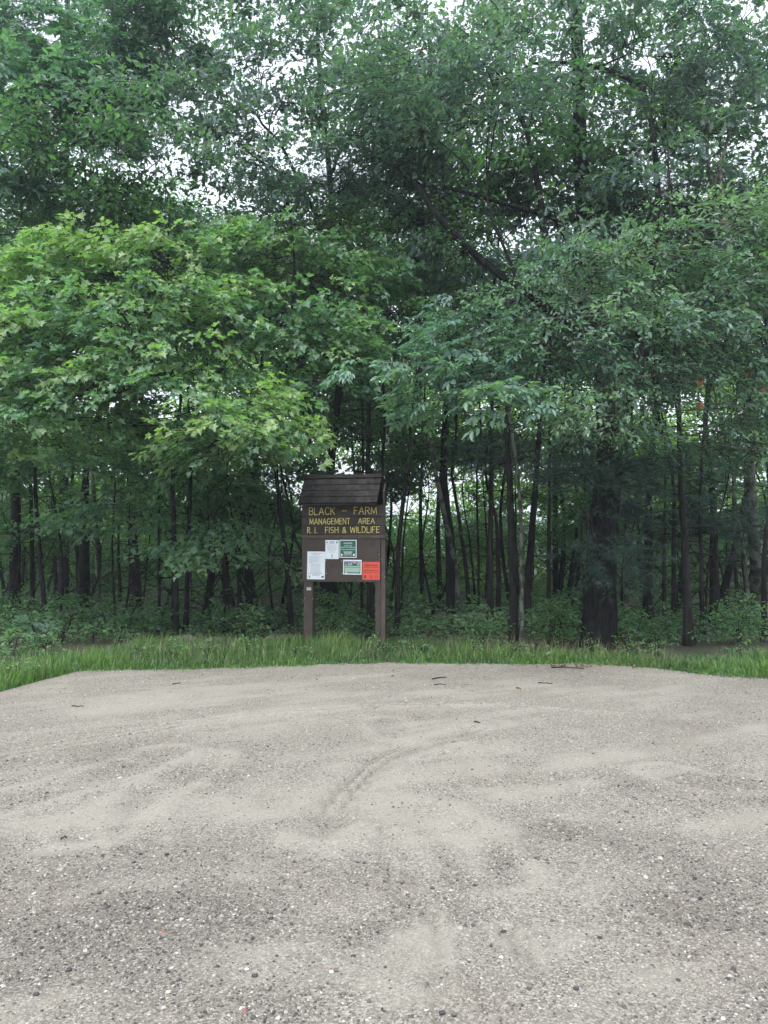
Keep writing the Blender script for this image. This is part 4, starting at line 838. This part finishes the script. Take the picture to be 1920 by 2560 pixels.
# --- trunks one can follow between the board and the ground
LIVE = [
 # base px, upper points, width px, height, bark, crown, label
 ((35, 1545), [(40, 1300), (38, 1100)], 30, 9.5, 'bark', CANOPY[0], 'thick dark trunk standing behind the weedy bank of young leaves'),
 ((82, 1548), [(80, 1330), (75, 1150)], 12, 8.0, 'bark', CANOPY[1], 'straight slim trunk close beside the thick one behind the weeds'),
 ((212, 1528), [(212, 1350), (218, 1150)], 29, 10.5, 'bark', CANOPY[2], 'broad dark trunk behind the pale leaning stem'),
 ((344, 1524), [(338, 1400), (326, 1250), (320, 1100)], 25, 10.0, 'redbark', CANOPY[3], 'reddish brown trunk leaning a little, clear of leaves low down'),
 ((398, 1562), [(398, 1400), (394, 1200)], 9, 6.5, 'bark', SPARSE[0], 'pole-thin dark stem next to the reddish trunk'),
 ((440, 1592), [(440, 1450), (432, 1200)], 16, 8.0, 'bark', CANOPY[1], 'dark trunk of a close pair by the boulder in the grass'),
 ((464, 1588), [(468, 1450), (476, 1200)], 15, 8.0, 'bark', CANOPY[0], 'dark trunk leaning away from its twin by the boulder'),
 ((566, 1526), [(560, 1350), (545, 1180)], 18, 9.5, 'bark', CANOPY[2], 'dark trunk behind the leafy sapling in front of the board'),
 ((586, 1530), [(566, 1420), (530, 1250), (515, 1180)], 11, 8.0, 'redbark', SPARSE[1], 'brown stem slanting up and away from its neighbour trunk'),
 ((628, 1525), [(622, 1400), (632, 1200), (640, 1050)], 25, 10.0, 'bark', CANOPY[3], 'stout dark trunk with forked base near the curved maple'),
 ((605, 1522), [(600, 1440), (622, 1330), (640, 1200)], 9, 8.0, 'bark', SPARSE[0], 'thin stem crossing in front of the stout forked trunk'),
 ((842, 1530), [(832, 1440), (820, 1330), (790, 1180), (760, 1020)], 20, 10.0, 'pinebark', CANOPY[1], 'brown trunk slanting past the back of the notice board roof'),
 ((904, 1560), [(904, 1440), (908, 1200), (905, 1000)], 9, 8.0, 'bark', SPARSE[1], 'pole-thin black stem seen between the posts of the board'),
 ((926, 1575), [(925, 1440), (920, 1200), (922, 1000)], 19, 10.0, 'pinebark', PINEC[0], 'dark pine trunk seen between the posts of the board'),
 ((950, 1570), [(948, 1400), (955, 1180), (962, 1000)], 11, 8.5, 'bark', SPARSE[0], 'slim trunk half hidden by the post with two boards'),
 ((993, 1588), [(994, 1420), (1008, 1250), (1020, 1150), (1035, 1000)], 14, 9.0, 'bark', SPARSE[1], 'slim crooked trunk just beside the notice board with side twigs'),
 ((1130, 1552), [(1128, 1400), (1120, 1300), (1108, 1150)], 32, 10.5, 'bark', CANOPY[0], 'thick trunk grown together with a leaning grey stem'),
 ((1150, 1556), [(1138, 1420), (1105, 1260), (1078, 1130), (1050, 1000)], 17, 10.0, 'palebark', CANOPY[2], 'grey lichened stem leaning strongly across the thick trunk'),
 ((1175, 1557), [(1165, 1420), (1148, 1300), (1130, 1180), (1140, 1080)], 12, 9.0, 'bark', SPARSE[0], 'dark crooked stem beside the leaning grey one'),
 ((1196, 1552), [(1196, 1400), (1192, 1200)], 7, 7.0, 'bark', SPARSE[1], 'very thin straight sapling stem behind the fallen log'),
 ((1226, 1574), [(1226, 1400), (1228, 1200), (1230, 1000)], 18, 10.0, 'pinebark', PINEC[1], 'straight dark pine trunk by the end of the fallen log'),
 ((1246, 1555), [(1246, 1420), (1240, 1300)], 15, 5.5, 'redbark', None, 'broken trunk with tan split wood behind the straight pine'),
 ((1284, 1608), [(1283, 1450), (1275, 1250), (1270, 1050)], 26, 10.5, 'bark', CANOPY[3], 'black trunk touching the slim lichen-grey hickory'),
 ((1314, 1570), [(1322, 1430), (1335, 1260), (1350, 1050)], 23, 10.0, 'bark', CANOPY[1], 'dark trunk leaning toward the massive oak'),
 ((1390, 1505), [(1388, 1300), (1386, 1050)], 17, 11.0, 'pinebark', PINEC[0], 'straight pine trunk ringed with dead side branches near the massive oak'),
 ((1566, 1556), [(1567, 1350), (1570, 1150)], 14, 9.0, 'palebark', CANOPY[0], 'greyish slim trunk on the far side of the massive oak'),
 ((1620, 1548), [(1620, 1350), (1622, 1200)], 27, 10.0, 'bark', CANOPY[2], 'dark trunk with a smooth side, second beyond the massive oak'),
 ((1685, 1560), [(1684, 1400), (1682, 1200)], 14, 9.0, 'bark', SPARSE[0], 'slim upright trunk under low pine boughs'),
 ((1722, 1615), [(1716, 1450), (1708, 1300), (1700, 1150)], 25, 10.0, 'pinebark', PINEC[1], 'dark pine trunk rooted close behind the grass, carrying low boughs'),
 ((1757, 1590), [(1754, 1430), (1750, 1250)], 13, 9.0, 'bark', SPARSE[1], 'slim dark trunk between the low pine and the slanting trunk'),
 ((1786, 1560), [(1785, 1400), (1782, 1250)], 27, 10.0, 'bark', CANOPY[3], 'dark trunk crossed at its foot by the slanting trunk'),
 ((1798, 1560), [(1815, 1460), (1838, 1370), (1870, 1220)], 24, 9.0, 'bark', CANOPY[1], 'trunk slanting sharply away from the dark one at its foot'),
 ((1876, 1570), [(1862, 1400), (1838, 1250), (1825, 1150)], 9, 8.0, 'palebark', SPARSE[0], 'thin pale spotted stem leaning in front of the cherry trunk'),
 ((1912, 1590), [(1910, 1400), (1925, 1200)], 14, 8.0, 'bark', SPARSE[1], 'dark stem standing just past the cherry trunk'),
]
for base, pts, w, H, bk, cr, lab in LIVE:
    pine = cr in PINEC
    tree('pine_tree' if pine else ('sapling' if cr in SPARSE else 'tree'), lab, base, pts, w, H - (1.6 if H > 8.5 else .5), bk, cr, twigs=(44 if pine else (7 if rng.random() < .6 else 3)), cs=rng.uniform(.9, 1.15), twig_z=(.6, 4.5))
# split stump wood on the broken trunk is left to its bark; pine boughs low beside the massive oak
def bough_tree(label, base, top, w, clumps, D):
    hero('pine_tree', label, base, top, w, 'pine', 'pine', clumps, bark='pinebark', D=D, gaps=False, per=5, scale=1.1, top_tone=.04, limb_r=.02)
bough_tree('shaggy white pine whose dark needle boughs hang in front of the massive oak', (1372, 1560), [(1372, 1400, 14.5), (1374, 1200, 14.5), (1376, 950, 14.5), (1380, 700, 14.5)], 12,
    [(1380, 1170, 13.2, .55, .45, .22, 10, .5), (1470, 1190, 11.4, .38, .3, .16, 9, .5), (1290, 1120, 13.8, .6, .5, .25, 9, .45), (1500, 1390, 11.3, .36, .28, .2, 9, .5), (1430, 1080, 13, .6, .5, .25, 9, .45), (1560, 1180, 11.6, .35, .3, .18, 7, .5), (1340, 960, 14, .8, .6, .3, 9, .45)], 14.5)
bough_tree('low white pine with dark feathery boughs between the oak and the cherry', (1660, 1552), [(1660, 1400, 14.6), (1662, 1250, 14.6), (1664, 1050, 14.6)], 11,
    [(1640, 1290, 14, .7, .5, .3, 10, .5), (1740, 1250, 13.6, .6, .5, .25, 9, .5), (1570, 1260, 13.4, .4, .4, .2, 6, .5), (1700, 1150, 14, .7, .6, .25, 9, .45), (1780, 1330, 13.8, .5, .4, .25, 7, .5)], 14.6)
bough_tree('dark dense pine filling the shade above and behind the lichened hickory', (160, 1490), [(160, 1000, 21), (165, 500, 21), (170, 0, 21), (172, -300, 21)], 26,
    [(150, 150, 20, 1.5, 1.2, 1.2, 24, .35), (300, 160, 20.2, 1.2, 1.0, 1.1, 20, .35), (20, 420, 19.5, 1.2, 1.0, .9, 18, .35), (80, 560, 19.5, 1.4, 1.0, .7, 18, .35), (60, -60, 20.5, 1.6, 1.2, 1.0, 18, .35), (-40, 620, 19.5, 1.2, 1, .8, 12, .35), (330, 300, 20, 1, .9, .7, 14, .35), (-60, 250, 20, 1.2, 1, 1, 18, .35), (90, 330, 19.6, 1.3, 1, .8, 22, .35), (220, 330, 19.8, .9, .9, .6, 14, .35), (200, 40, 20, 1.3, 1, 1, 18, .35), (0, 100, 20, 1.3, 1, 1, 18, .35), (130, 470, 19.8, 1.0, .9, .4, 14, .35)], 21)

# --- trees further in: the ones behind all that
def spot(px, D): return (px, 1280 + FPX * math.tan(math.atan2(CAM_H, D) + PITCH))
MARKS = [(35, 'the weedy bank'), (212, 'the pale leaning stem'), (344, 'the reddish brown trunk'), (452, 'the paired trunks'), (590, 'the stout forked trunk'), (728, 'the curved maple stem'), (865, 'the notice board'),
         (1005, 'the crooked trunk beside the board'), (1130, 'the leaning grey stem'), (1235, 'the fallen log'), (1310, 'the slim grey hickory'), (1388, 'the ringed straight pine'), (1500, 'the massive oak'), (1600, 'the smooth-sided trunk'), (1710, 'the low pine boughs'), (1800, 'the slanting trunk'), (1900, 'the cherry trunk')]
BACK = {'tall': ('tree', 'tall dark tree', 'trees deep in the woods', 'bark', CANOPY), 'sap': ('sapling', 'thin leafy sapling', 'saplings deep in the woods', 'bark', UNDER),
        'low': ('low_tree', 'bushy bright green little tree', 'bright understory trees far back', 'bark', UNDER), 'map': ('young_maple', 'shaded leafy young maple', 'young maples in the shade', 'bark', UMAPLE)}
def back(kind, px, D, H, cs, w, tw=3, ci=None):
    nm, what, grp, bk, crs = BACK[kind]; mk = min(MARKS, key=lambda q: abs(q[0] - px))[1]
    lab = what + (' deep behind ' if D < 24 else ' far behind ') + mk
    if kind == 'map': lab = ('low ' if H < 3 else 'tall ' if H > 3.9 else '') + what + ' near ' + mk
    return tree(nm, lab, spot(px, D), [], w, H, bk, crs[rng.integers(0, len(crs)) if ci is None else ci], D=D, cs=cs, group=grp, twigs=tw, seg=8, twig_z=(.5, min(4, H - .5)))
for i, x in enumerate(np.linspace(-260, 2180, 17)):
    back('tall', x + rng.uniform(-40, 40), 17.5 + 5.5 * ((i * 7) % 5) / 4 + rng.uniform(-.6, .6), rng.uniform(6.2, 9.5), rng.uniform(.9, 1.2), rng.uniform(9, 20))
for i, x in enumerate(np.linspace(-300, 2220, 7)):
    back('tall', x + rng.uniform(-60, 60), 21.5 + 2.5 * ((i * 5) % 4) / 3 + rng.uniform(-.5, .5), rng.uniform(6, 9), rng.uniform(1.0, 1.3), rng.uniform(7, 14))
for px in (40, 160, 300, 560, 690, 950, 1080, 1380, 1700, 1840):
    back('tall', px + rng.uniform(-25, 25), rng.uniform(18.5, 22), rng.uniform(6.6, 8.2), rng.uniform(.9, 1.15), rng.uniform(7, 13))
for i, x in enumerate(np.linspace(-150, 2070, 26)):
    back('sap', x + rng.uniform(-40, 40), rng.uniform(17, 23), rng.uniform(2.2, 5.0), rng.uniform(.8, 1.2), rng.uniform(4, 8))
for i, x in enumerate(np.linspace(-300, 2220, 34)):
    back('low', x + rng.uniform(-40, 40), rng.uniform(25, 29), rng.uniform(1.4, 3.2), rng.uniform(1.1, 1.6), rng.uniform(3, 6), 0)
for px, D, H in ((20, 15.5, 3.6), (150, 14.8, 4.0), (290, 15.2, 4.2), (300, 14.0, 2.6), (430, 14.8, 4.0), (500, 14.2, 3.2), (600, 15.5, 4.2), (560, 13.8, 2.2), (690, 15.0, 3.8), (400, 16.5, 3.0), (60, 16.0, 2.4), (640, 17.0, 3.0), (1620, 16.0, 3.2), (1760, 15.0, 4.2), (1880, 15.8, 3.4), (210, 17.5, 3.2), (-60, 14.5, 3.6), (1700, 18, 2.6), (1085, 17.5, 4.2), (1475, 17.0, 4.0), (1300, 18.5, 4.6), (975, 18.5, 3.8), (1190, 19.5, 4.4), (870, 17.5, 3.6), (1555, 18.0, 3.6), (1420, 18, 2.6), (1830, 17, 2.6)):
    back('map', px, D, H, rng.uniform(.85, 1.1), 7, 4)
# the far wood closes the view as one mass, ground cover spreads under the trees
mb = MB()
for i in range(200):
    x = rng.uniform(-25, 25); z = 13.5 * rng.random()**1.15 + .3; y = rng.uniform(28.5, 31) + 1.0 * z
    clump(mb, 'mass', (x, y, z), (2.1, 1.3, 1.2), 12, 6, axis=(x, y + 3, z - 1), tone=.66, scale=1.75, spread=.9, shell=.2)
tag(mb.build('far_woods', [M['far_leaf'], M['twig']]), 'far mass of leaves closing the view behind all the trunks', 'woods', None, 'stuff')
mb = MB(); N = 4600; y = 13.0 + 17 * rng.random(N)**1.2; x = rng.uniform(-.62, .62, N) * y
k = fbm(x * .8, y * .8, 3) + rng.normal(0, .12, N) > .44; x, y = x[k], y[k]; N = len(x)
z = floor_z(x, y) + .06 + rng.random(N)**2 * np.clip(.15 + .03 * (y - 12), 0, .6)
place_sprays(mb, 'under', np.stack([x, y, z], 1), rng.uniform(0, 6.28, N), -.25 + rng.normal(0, .3, N), rng.normal(0, .3, N), rng.uniform(.6, 1.3, N), np.clip(.45 + rng.normal(0, .15, N), .02, .98))
tag(mb.build('undergrowth', [M['shrub'], M['twig']]), 'low leafy undergrowth covering the woodland floor between the trunks', 'undergrowth', None, 'stuff')

# ------------------------------------------------------------------ shrubs and weeds at the edge of the wood
def shrub(name, label, px, py, hgt, wid, leaf='shrub', kind='under', n=20, tone=.5, group=None, cat='shrub', scale=.75, D=None, up=.25):
    D = D or dist(py); b0 = at(px, py, D); b0[2] = float(floor_z(b0[0], D)) - .02
    root = tag(empty(name, b0), label, cat, group); st = MB(); cm = MB()
    for _ in range(max(3, n // 5)):
        a = rng.uniform(0, 6.28); q = wid * .42 * rng.random()**.5; e = b0 + [math.cos(a)*q, math.sin(a)*q*.8, hgt * rng.uniform(.55, .95)]
        pa = curve_pts([b0 + [math.cos(a)*.03, math.sin(a)*.03, 0], (b0 + e)/2 + [math.cos(a)*q*-.15, 0, .05], e], 7, .008)
        st.tube(pa, np.linspace(.009, .003, 7), 4, cap=False)
        m = max(3, int(n * .5)); t = rng.uniform(.25, 1, m); P = np.array([pa[int(u * 6)] for u in t]) + rng.normal(0, .05, (m, 3))
        P = P[P[:, 2] > b0[2] + .05]; m = len(P)
        if m: place_sprays(cm, kind, P, rng.uniform(0, 6.28, m), -up + rng.normal(0, .3, m), rng.normal(0, .3, m), scale * rng.uniform(.6, 1.1, m), np.clip(tone + rng.normal(0, .1, m), .02, .98))
    st.build('stem', M['twig'], root, origin=b0); cm.build('foliage', [M[leaf], M['twig']], root, origin=b0)
    return root
shrub('leafy_shrub', 'leafy green shrub growing between the posts of the notice board', 835, 1600, .85, .75, n=30, tone=.62, D=12.6)
shrub('leafy_shrub', 'drooping light green sapling in front of the dark forked trunk', 608, 1598, .65, .35, n=14, tone=.72)
shrub('leafy_shrub', 'broad dark green shrub at the foot of the massive oak', 1392, 1612, .80, .80, n=32, tone=.60)
shrub('leafy_shrub', 'narrow leafy shoot rising beside the shrub of the massive oak', 1440, 1605, .95, .35, n=12, tone=.5)
shrub('leafy_shrub', 'low spreading shrub near the fallen log and the board', 1215, 1608, .35, 1.0, n=26, tone=.48)
shrub('leafy_shrub', 'bushy shrub below the cherry trunk at the grass edge', 1850, 1615, .85, .6, n=26, tone=.60)
shrub('leafy_shrub', 'low creeping leaves hugging the cherry roots beside the bushy shrub', 1905, 1610, .4, .6, n=16, tone=.46)
shrub('leafy_shrub', 'small upright weed standing in the verge past the massive oak', 1568, 1622, .42, .15, n=7, tone=.6, kind='weed')
for i, (px, py, h_, w_, tn) in enumerate([(330, 1592, .5, .7, .45), (540, 1590, .4, .5, .45), (270, 1588, .55, .7, .4), (1050, 1600, .32, .6, .45), (1480, 1612, .5, .5, .42), (1640, 1612, .35, .6, .42), (1600, 1600, .4, .6, .42), (1740, 1610, .35, .6, .42), (400, 1590, .45, .6, .42), (180, 1580, .6, .7, .42), (950, 1590, .3, .4, .45), (500, 1575, .5, .8, .4), (680, 1575, .5, .6, .42), (1330, 1590, .4, .5, .4), (1520, 1580, .5, .6, .4), (1800, 1585, .5, .7, .4), (1690, 1590, .4, .6, .4), (10, 1560, .8, .8, .42), (90, 1568, .6, .8, .42)]):
    shrub('undergrowth_plant', 'low dark leafy plant at the wood edge near ' + min(MARKS, key=lambda q: abs(q[0] - px))[1], px, py, h_, w_, n=14, tone=tn, group='low plants along the wood edge', cat='plant')
for i, (px, py, h_, w_, tn) in enumerate([(30, 1640, .45, .6, .62), (-20, 1680, .4, .5, .66), (150, 1610, .45, .5, .55), (230, 1612, .35, .5, .5), (60, 1600, .5, .7, .5), (-60, 1620, .6, .8, .52), (20, 1700, .28, .4, .68), (300, 1610, .3, .4, .52), (110, 1640, .3, .5, .58)]):
    shrub('leafy_weed', 'light green leafy weed on the bank beside the lot', px, py, h_, w_, n=14, tone=tn, kind='weed', scale=.9, group='weeds on the bank', cat='weed')
shrub('big_leaf_plant', 'broad-leaved pale green plant poking above the weedy bank', 88, 1612, .62, .35, 'hickory', 'hickory', n=6, tone=.8, cat='plant', scale=.55)
for px, py in ((960, 1636), (425, 1650), (1180, 1640), (1575, 1640), (520, 1645), (620, 1640), (350, 1648), (1290, 1642), (1480, 1640), (1650, 1638), (1060, 1640), (740, 1648), (1850, 1650)):
    shrub('verge_weed', 'small bright weed among the verge grass', px, py, .22, .25, n=8, tone=.72, kind='weed', scale=.7, group='weeds in the verge grass', cat='weed')

# ------------------------------------------------------------------ grass of the verge
def grass_field(N, fx, h0, h1, w, mats_i, mb, tone, lean=.5):
    x, y = fx(N); k = y > edge_y(x) - 0.03 - 0.22 * rng.random(len(x))**2; x, y = x[k], y[k]; m = len(x)
    pat = fbm(x * 1.5 + 3, y * 1.5 + 8, 3)
    h = (h0 + (h1 - h0) * rng.random(m)**1.4) * (0.30 + 1.4 * pat) * np.clip((y - edge_y(x) + .12) / .35, .35, 1)
    a = rng.uniform(0, 6.28, m); ln = lean * rng.uniform(.2, 1.2, m)
    dx, dy = np.cos(a), np.sin(a); wx, wy = -dy * w * rng.uniform(.6, 1.3, m), dx * w * rng.uniform(.6, 1.3, m)
    z0 = floor_z(x, y)
    B = lambda t, s: np.stack([x + dx*h*ln*t*t + wx*s, y + dy*h*ln*t*t + wy*s, z0 + h*(t - .28*ln*t*t)], 1)
    V = np.stack([B(0, -.5), B(0, .5), B(.55, -.45), B(.55, .45), B(1, 0)], 1)
    F = np.array([(0,1,3),(0,3,2),(2,3,4)])[None] + (np.arange(m) * 5)[:, None, None]
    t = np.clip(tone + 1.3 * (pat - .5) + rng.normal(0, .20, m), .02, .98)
    mb.add(V, F, mats_i, np.repeat(t, 5))
def strip(d0, d1, x0=-9, x1=9):
    def f(N):
        x = rng.uniform(x0, x1, N); return x, edge_y(x) - .12 + d0 + (d1 - d0) * rng.random(N)
    return f
def tufts(n_, f, per, rad):
    def g(N):
        x, y = f(n_); x = np.repeat(x, per) + rng.normal(0, rad, n_ * per); y = np.repeat(y, per) + rng.normal(0, rad, n_ * per); return x, y
    return g
mb = MB()
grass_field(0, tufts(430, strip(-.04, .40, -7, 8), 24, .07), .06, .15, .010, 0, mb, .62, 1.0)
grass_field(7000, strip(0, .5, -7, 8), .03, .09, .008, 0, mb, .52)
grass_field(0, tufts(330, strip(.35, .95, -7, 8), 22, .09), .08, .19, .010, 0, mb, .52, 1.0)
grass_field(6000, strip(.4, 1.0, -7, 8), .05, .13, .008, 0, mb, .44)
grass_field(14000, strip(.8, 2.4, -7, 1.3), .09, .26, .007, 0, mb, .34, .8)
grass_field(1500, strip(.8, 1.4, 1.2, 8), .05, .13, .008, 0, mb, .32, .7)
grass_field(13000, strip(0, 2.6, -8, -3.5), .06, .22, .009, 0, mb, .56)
grass_field(0, tufts(110, lambda N: (rng.uniform(3.4, 6.5, N), rng.uniform(8.6, 10.4, N)), 26, .10), .10, .22, .012, 0, mb, .58, 1.1)
grass_field(3000, strip(.3, 2.2, -6, 4), .12, .38, .004, 1, mb, .45, .9)
grass_field(0, tufts(70, strip(-.22, .02, -6, 7), 9, .04), .03, .08, .008, 0, mb, .5, 1.0)
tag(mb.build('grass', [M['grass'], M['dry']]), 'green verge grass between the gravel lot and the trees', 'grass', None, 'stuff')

# ------------------------------------------------------------------ stones, log, litter, sticks
rock('boulder', 462, 1602, .42, .14, M['rock'], 'rounded tan boulder half sunk in the grass below the paired trunks', 'boulder', D=12.3)
rock('boulder', 700, 1600, .55, .11, M['rock'], 'low grey boulder in the grass just beside the post with the tag', 'boulder', D=12.6)
rock('boulder', 540, 1600, .34, .09, M['rock'], 'small grey boulder in the grass by the drooping sapling', 'boulder', D=12.4)
for i, (px, py, s, mt, lab) in enumerate([(90, 2502, .026, 'blackstone', 'flat black stone lying on the coarse pebble patch'), (637, 2458, .028, 'blackstone', 'dark blue-grey stone alone on the gravel near the red one'), (612, 2544, .022, 'redstone', 'small red stone on the gravel'), (420, 2497, .026, 'tanstone', 'brownish stone chip beside the pebbly patch'),
        (1440, 2485, .026, 'blackstone', 'black oval stone by the sandy streak'), (1820, 2460, .024, 'blackstone', 'broad dark stone in the coarse patch under the twig'), (1500, 2355, .024, 'blackstone', 'round black stone on the gravel beside a pale track'), (1105, 2545, .026, 'blackstone', 'dark sharp stone at the edge of a sandy patch'),
        (402, 2340, .022, 'orangestone', 'small orange stone on the gravel'), (617, 2440, .020, 'palestone', 'small white stone beside the dark blue-grey one'), (829, 2447, .020, 'palestone', 'cream coloured stone chip beside two black ones'), (927, 1930, .022, 'blackstone', 'dark stone lying against the curved tyre rut')]):
    rock('stone', px, py, s * .85, s * .34, M[mt], lab, sub=1)
M['log'] = barkmat('rotting_log', (0.05, 0.045, 0.035), (0.16, 0.14, 0.11), .4)
m_ = MB(); a, b_ = at(1085, 1556, 15.3), at(1275, 1560, 14.9); a[2] = float(floor_z(a[0], 15.3)) + .07; b_[2] = float(floor_z(b_[0], 14.9)) + .10
m_.tube(curve_pts([a, (a + b_) / 2 + [0, 0, .02], b_], 12, .01), np.linspace(.09, .13, 12), 12, rough=.12)
m_.tube([(a + b_) / 2, (a + b_) / 2 + [.15, -.1, .28]], [.03, .012], 6)
tag(m_.build('fallen_log', M['log'], smooth=True), 'pale rotting log lying across the woodland floor beside the straight pine', 'log')
M['litter'] = plain('crumpled_wrapper', (0.72, 0.73, 0.74), 0.4, .08, 30)
c = at(1378, 1645, dist(1645)); c[2] = .03
N = 9; U, V_ = np.meshgrid(np.linspace(-1, 1, N), np.linspace(-1, 1, N))
Zc = .035 * rng.random(U.shape) + .03 * (1 - U**2) * (1 - V_**2)
m_ = MB(); m_.add(np.stack([U * .085 + .02 * rng.random(U.shape), V_ * .06 + .02 * rng.random(U.shape), Zc], -1), grid_faces(N, N))
o = m_.build('wrapper', M['litter']); o.location = tuple(c); tag(o, 'crumpled white wrapper lying in the verge grass', 'litter')
M['deadleaf'] = leafmat('dead_leaf', (0.07, 0.035, 0.020), (0.16, 0.085, 0.045), (0.30, 0.18, 0.10), .15, .7, (1, .6, .3))
def leaf_litter(cells, n_, label, cen):
    LV, LF = leaf_shape('ovate'); mb = MB()
    for (px, py, sx_, sy_, k) in cells:
        for _ in range(k):
            D = dist(py) + rng.normal(0, sy_); x = at(px, py, dist(py))[0] + rng.normal(0, sx_)
            z = lot_z(x, D) + .008
            mb.add((LV * rng.uniform(.03, .065)) @ rot(rng.uniform(0, 6.28), rng.normal(0, .25), rng.normal(0, .3)).T + [x, D, z + rng.uniform(0, .02)], LF, 0, rng.random())
    tag(mb.build('dead_leaves', M['deadleaf']), label, 'dead leaves', None, 'stuff')
leaf_litter([(1430, 1668, .18, .05, 36), (1560, 1668, .28, .05, 16), (1690, 1668, .22, .05, 14)], 0, 'brown dead leaves gathered where the gravel meets the grass', None)
leaf_litter([(620, 1690, 1.2, .35, 5), (1100, 1700, 1.0, .3, 6), (1600, 1720, .8, .4, 5)], 0, 'single brown leaf scraps blown over the far part of the lot', None)
for i, (p0, p1, r_, lab) in enumerate([((1080, 1702), (1115, 1697), .008, 'short brown stick on the lot in front of the board'), ((1085, 1716), (1116, 1715), .006, 'thin straight stick lying beyond the shorter brown one'), ((1345, 1711), (1382, 1714), .006, 'lone thin stick in front of the dead leaves'),
        ((1378, 1672), (1460, 1675), .010, 'brown branch lying among the dead leaves at the grass'), ((430, 1716), (452, 1712), .006, 'tiny stick on the reddish gravel beside the bank'), ((180, 1770), (210, 1772), .005, 'dark stick on the pale sand near the bank'), ((1185, 1810), (1200, 1812), .006, 'bit of dark twig close to the long tyre arc'), ((152, 2110), (168, 2100), .004, 'dark twig lying across a pale rut'), ((1290, 1726), (1302, 1728), .006, 'short dark twig between two longer sticks')]):
    a, b_ = [np.array([at(q[0], q[1], dist(q[1]))[0], dist(q[1]), 0]) for q in (p0, p1)]
    for q in (a, b_): q[2] = lot_z(q[0], q[1]) + r_ * .9
    m_ = MB(); m_.tube(curve_pts([a, (a + b_)/2 + [0, rng.uniform(-.02, .02), .004], b_], 6, .002), np.linspace(r_, r_ * .6, 6), 6, rough=.1)
    tag(m_.build('stick', M['twig'], smooth=True), lab, 'stick')

# ------------------------------------------------------------------ thin haze volume, added to stand in for the veil over the lens
mh = bpy.data.materials.new('veil_haze'); mh.use_nodes = True; nt = mh.node_tree; nt.nodes.clear()
ou = nt.nodes.new('ShaderNodeOutputMaterial'); pv = nt.nodes.new('ShaderNodeVolumePrincipled')
pv.inputs['Color'].default_value = (0.82, 0.92, 1.0, 1); pv.inputs['Density'].default_value = 0.0014; pv.inputs['Anisotropy'].default_value = 0.2
nt.links.new(pv.outputs[0], ou.inputs['Volume'])
m_ = MB(); m_.box(-1600, 1600, -1600, 1600, -1.2, 22); tag(m_.build('haze', mh), 'thin added haze over the lot and the woods, standing in for the lens veil', 'haze', None, 'stuff')
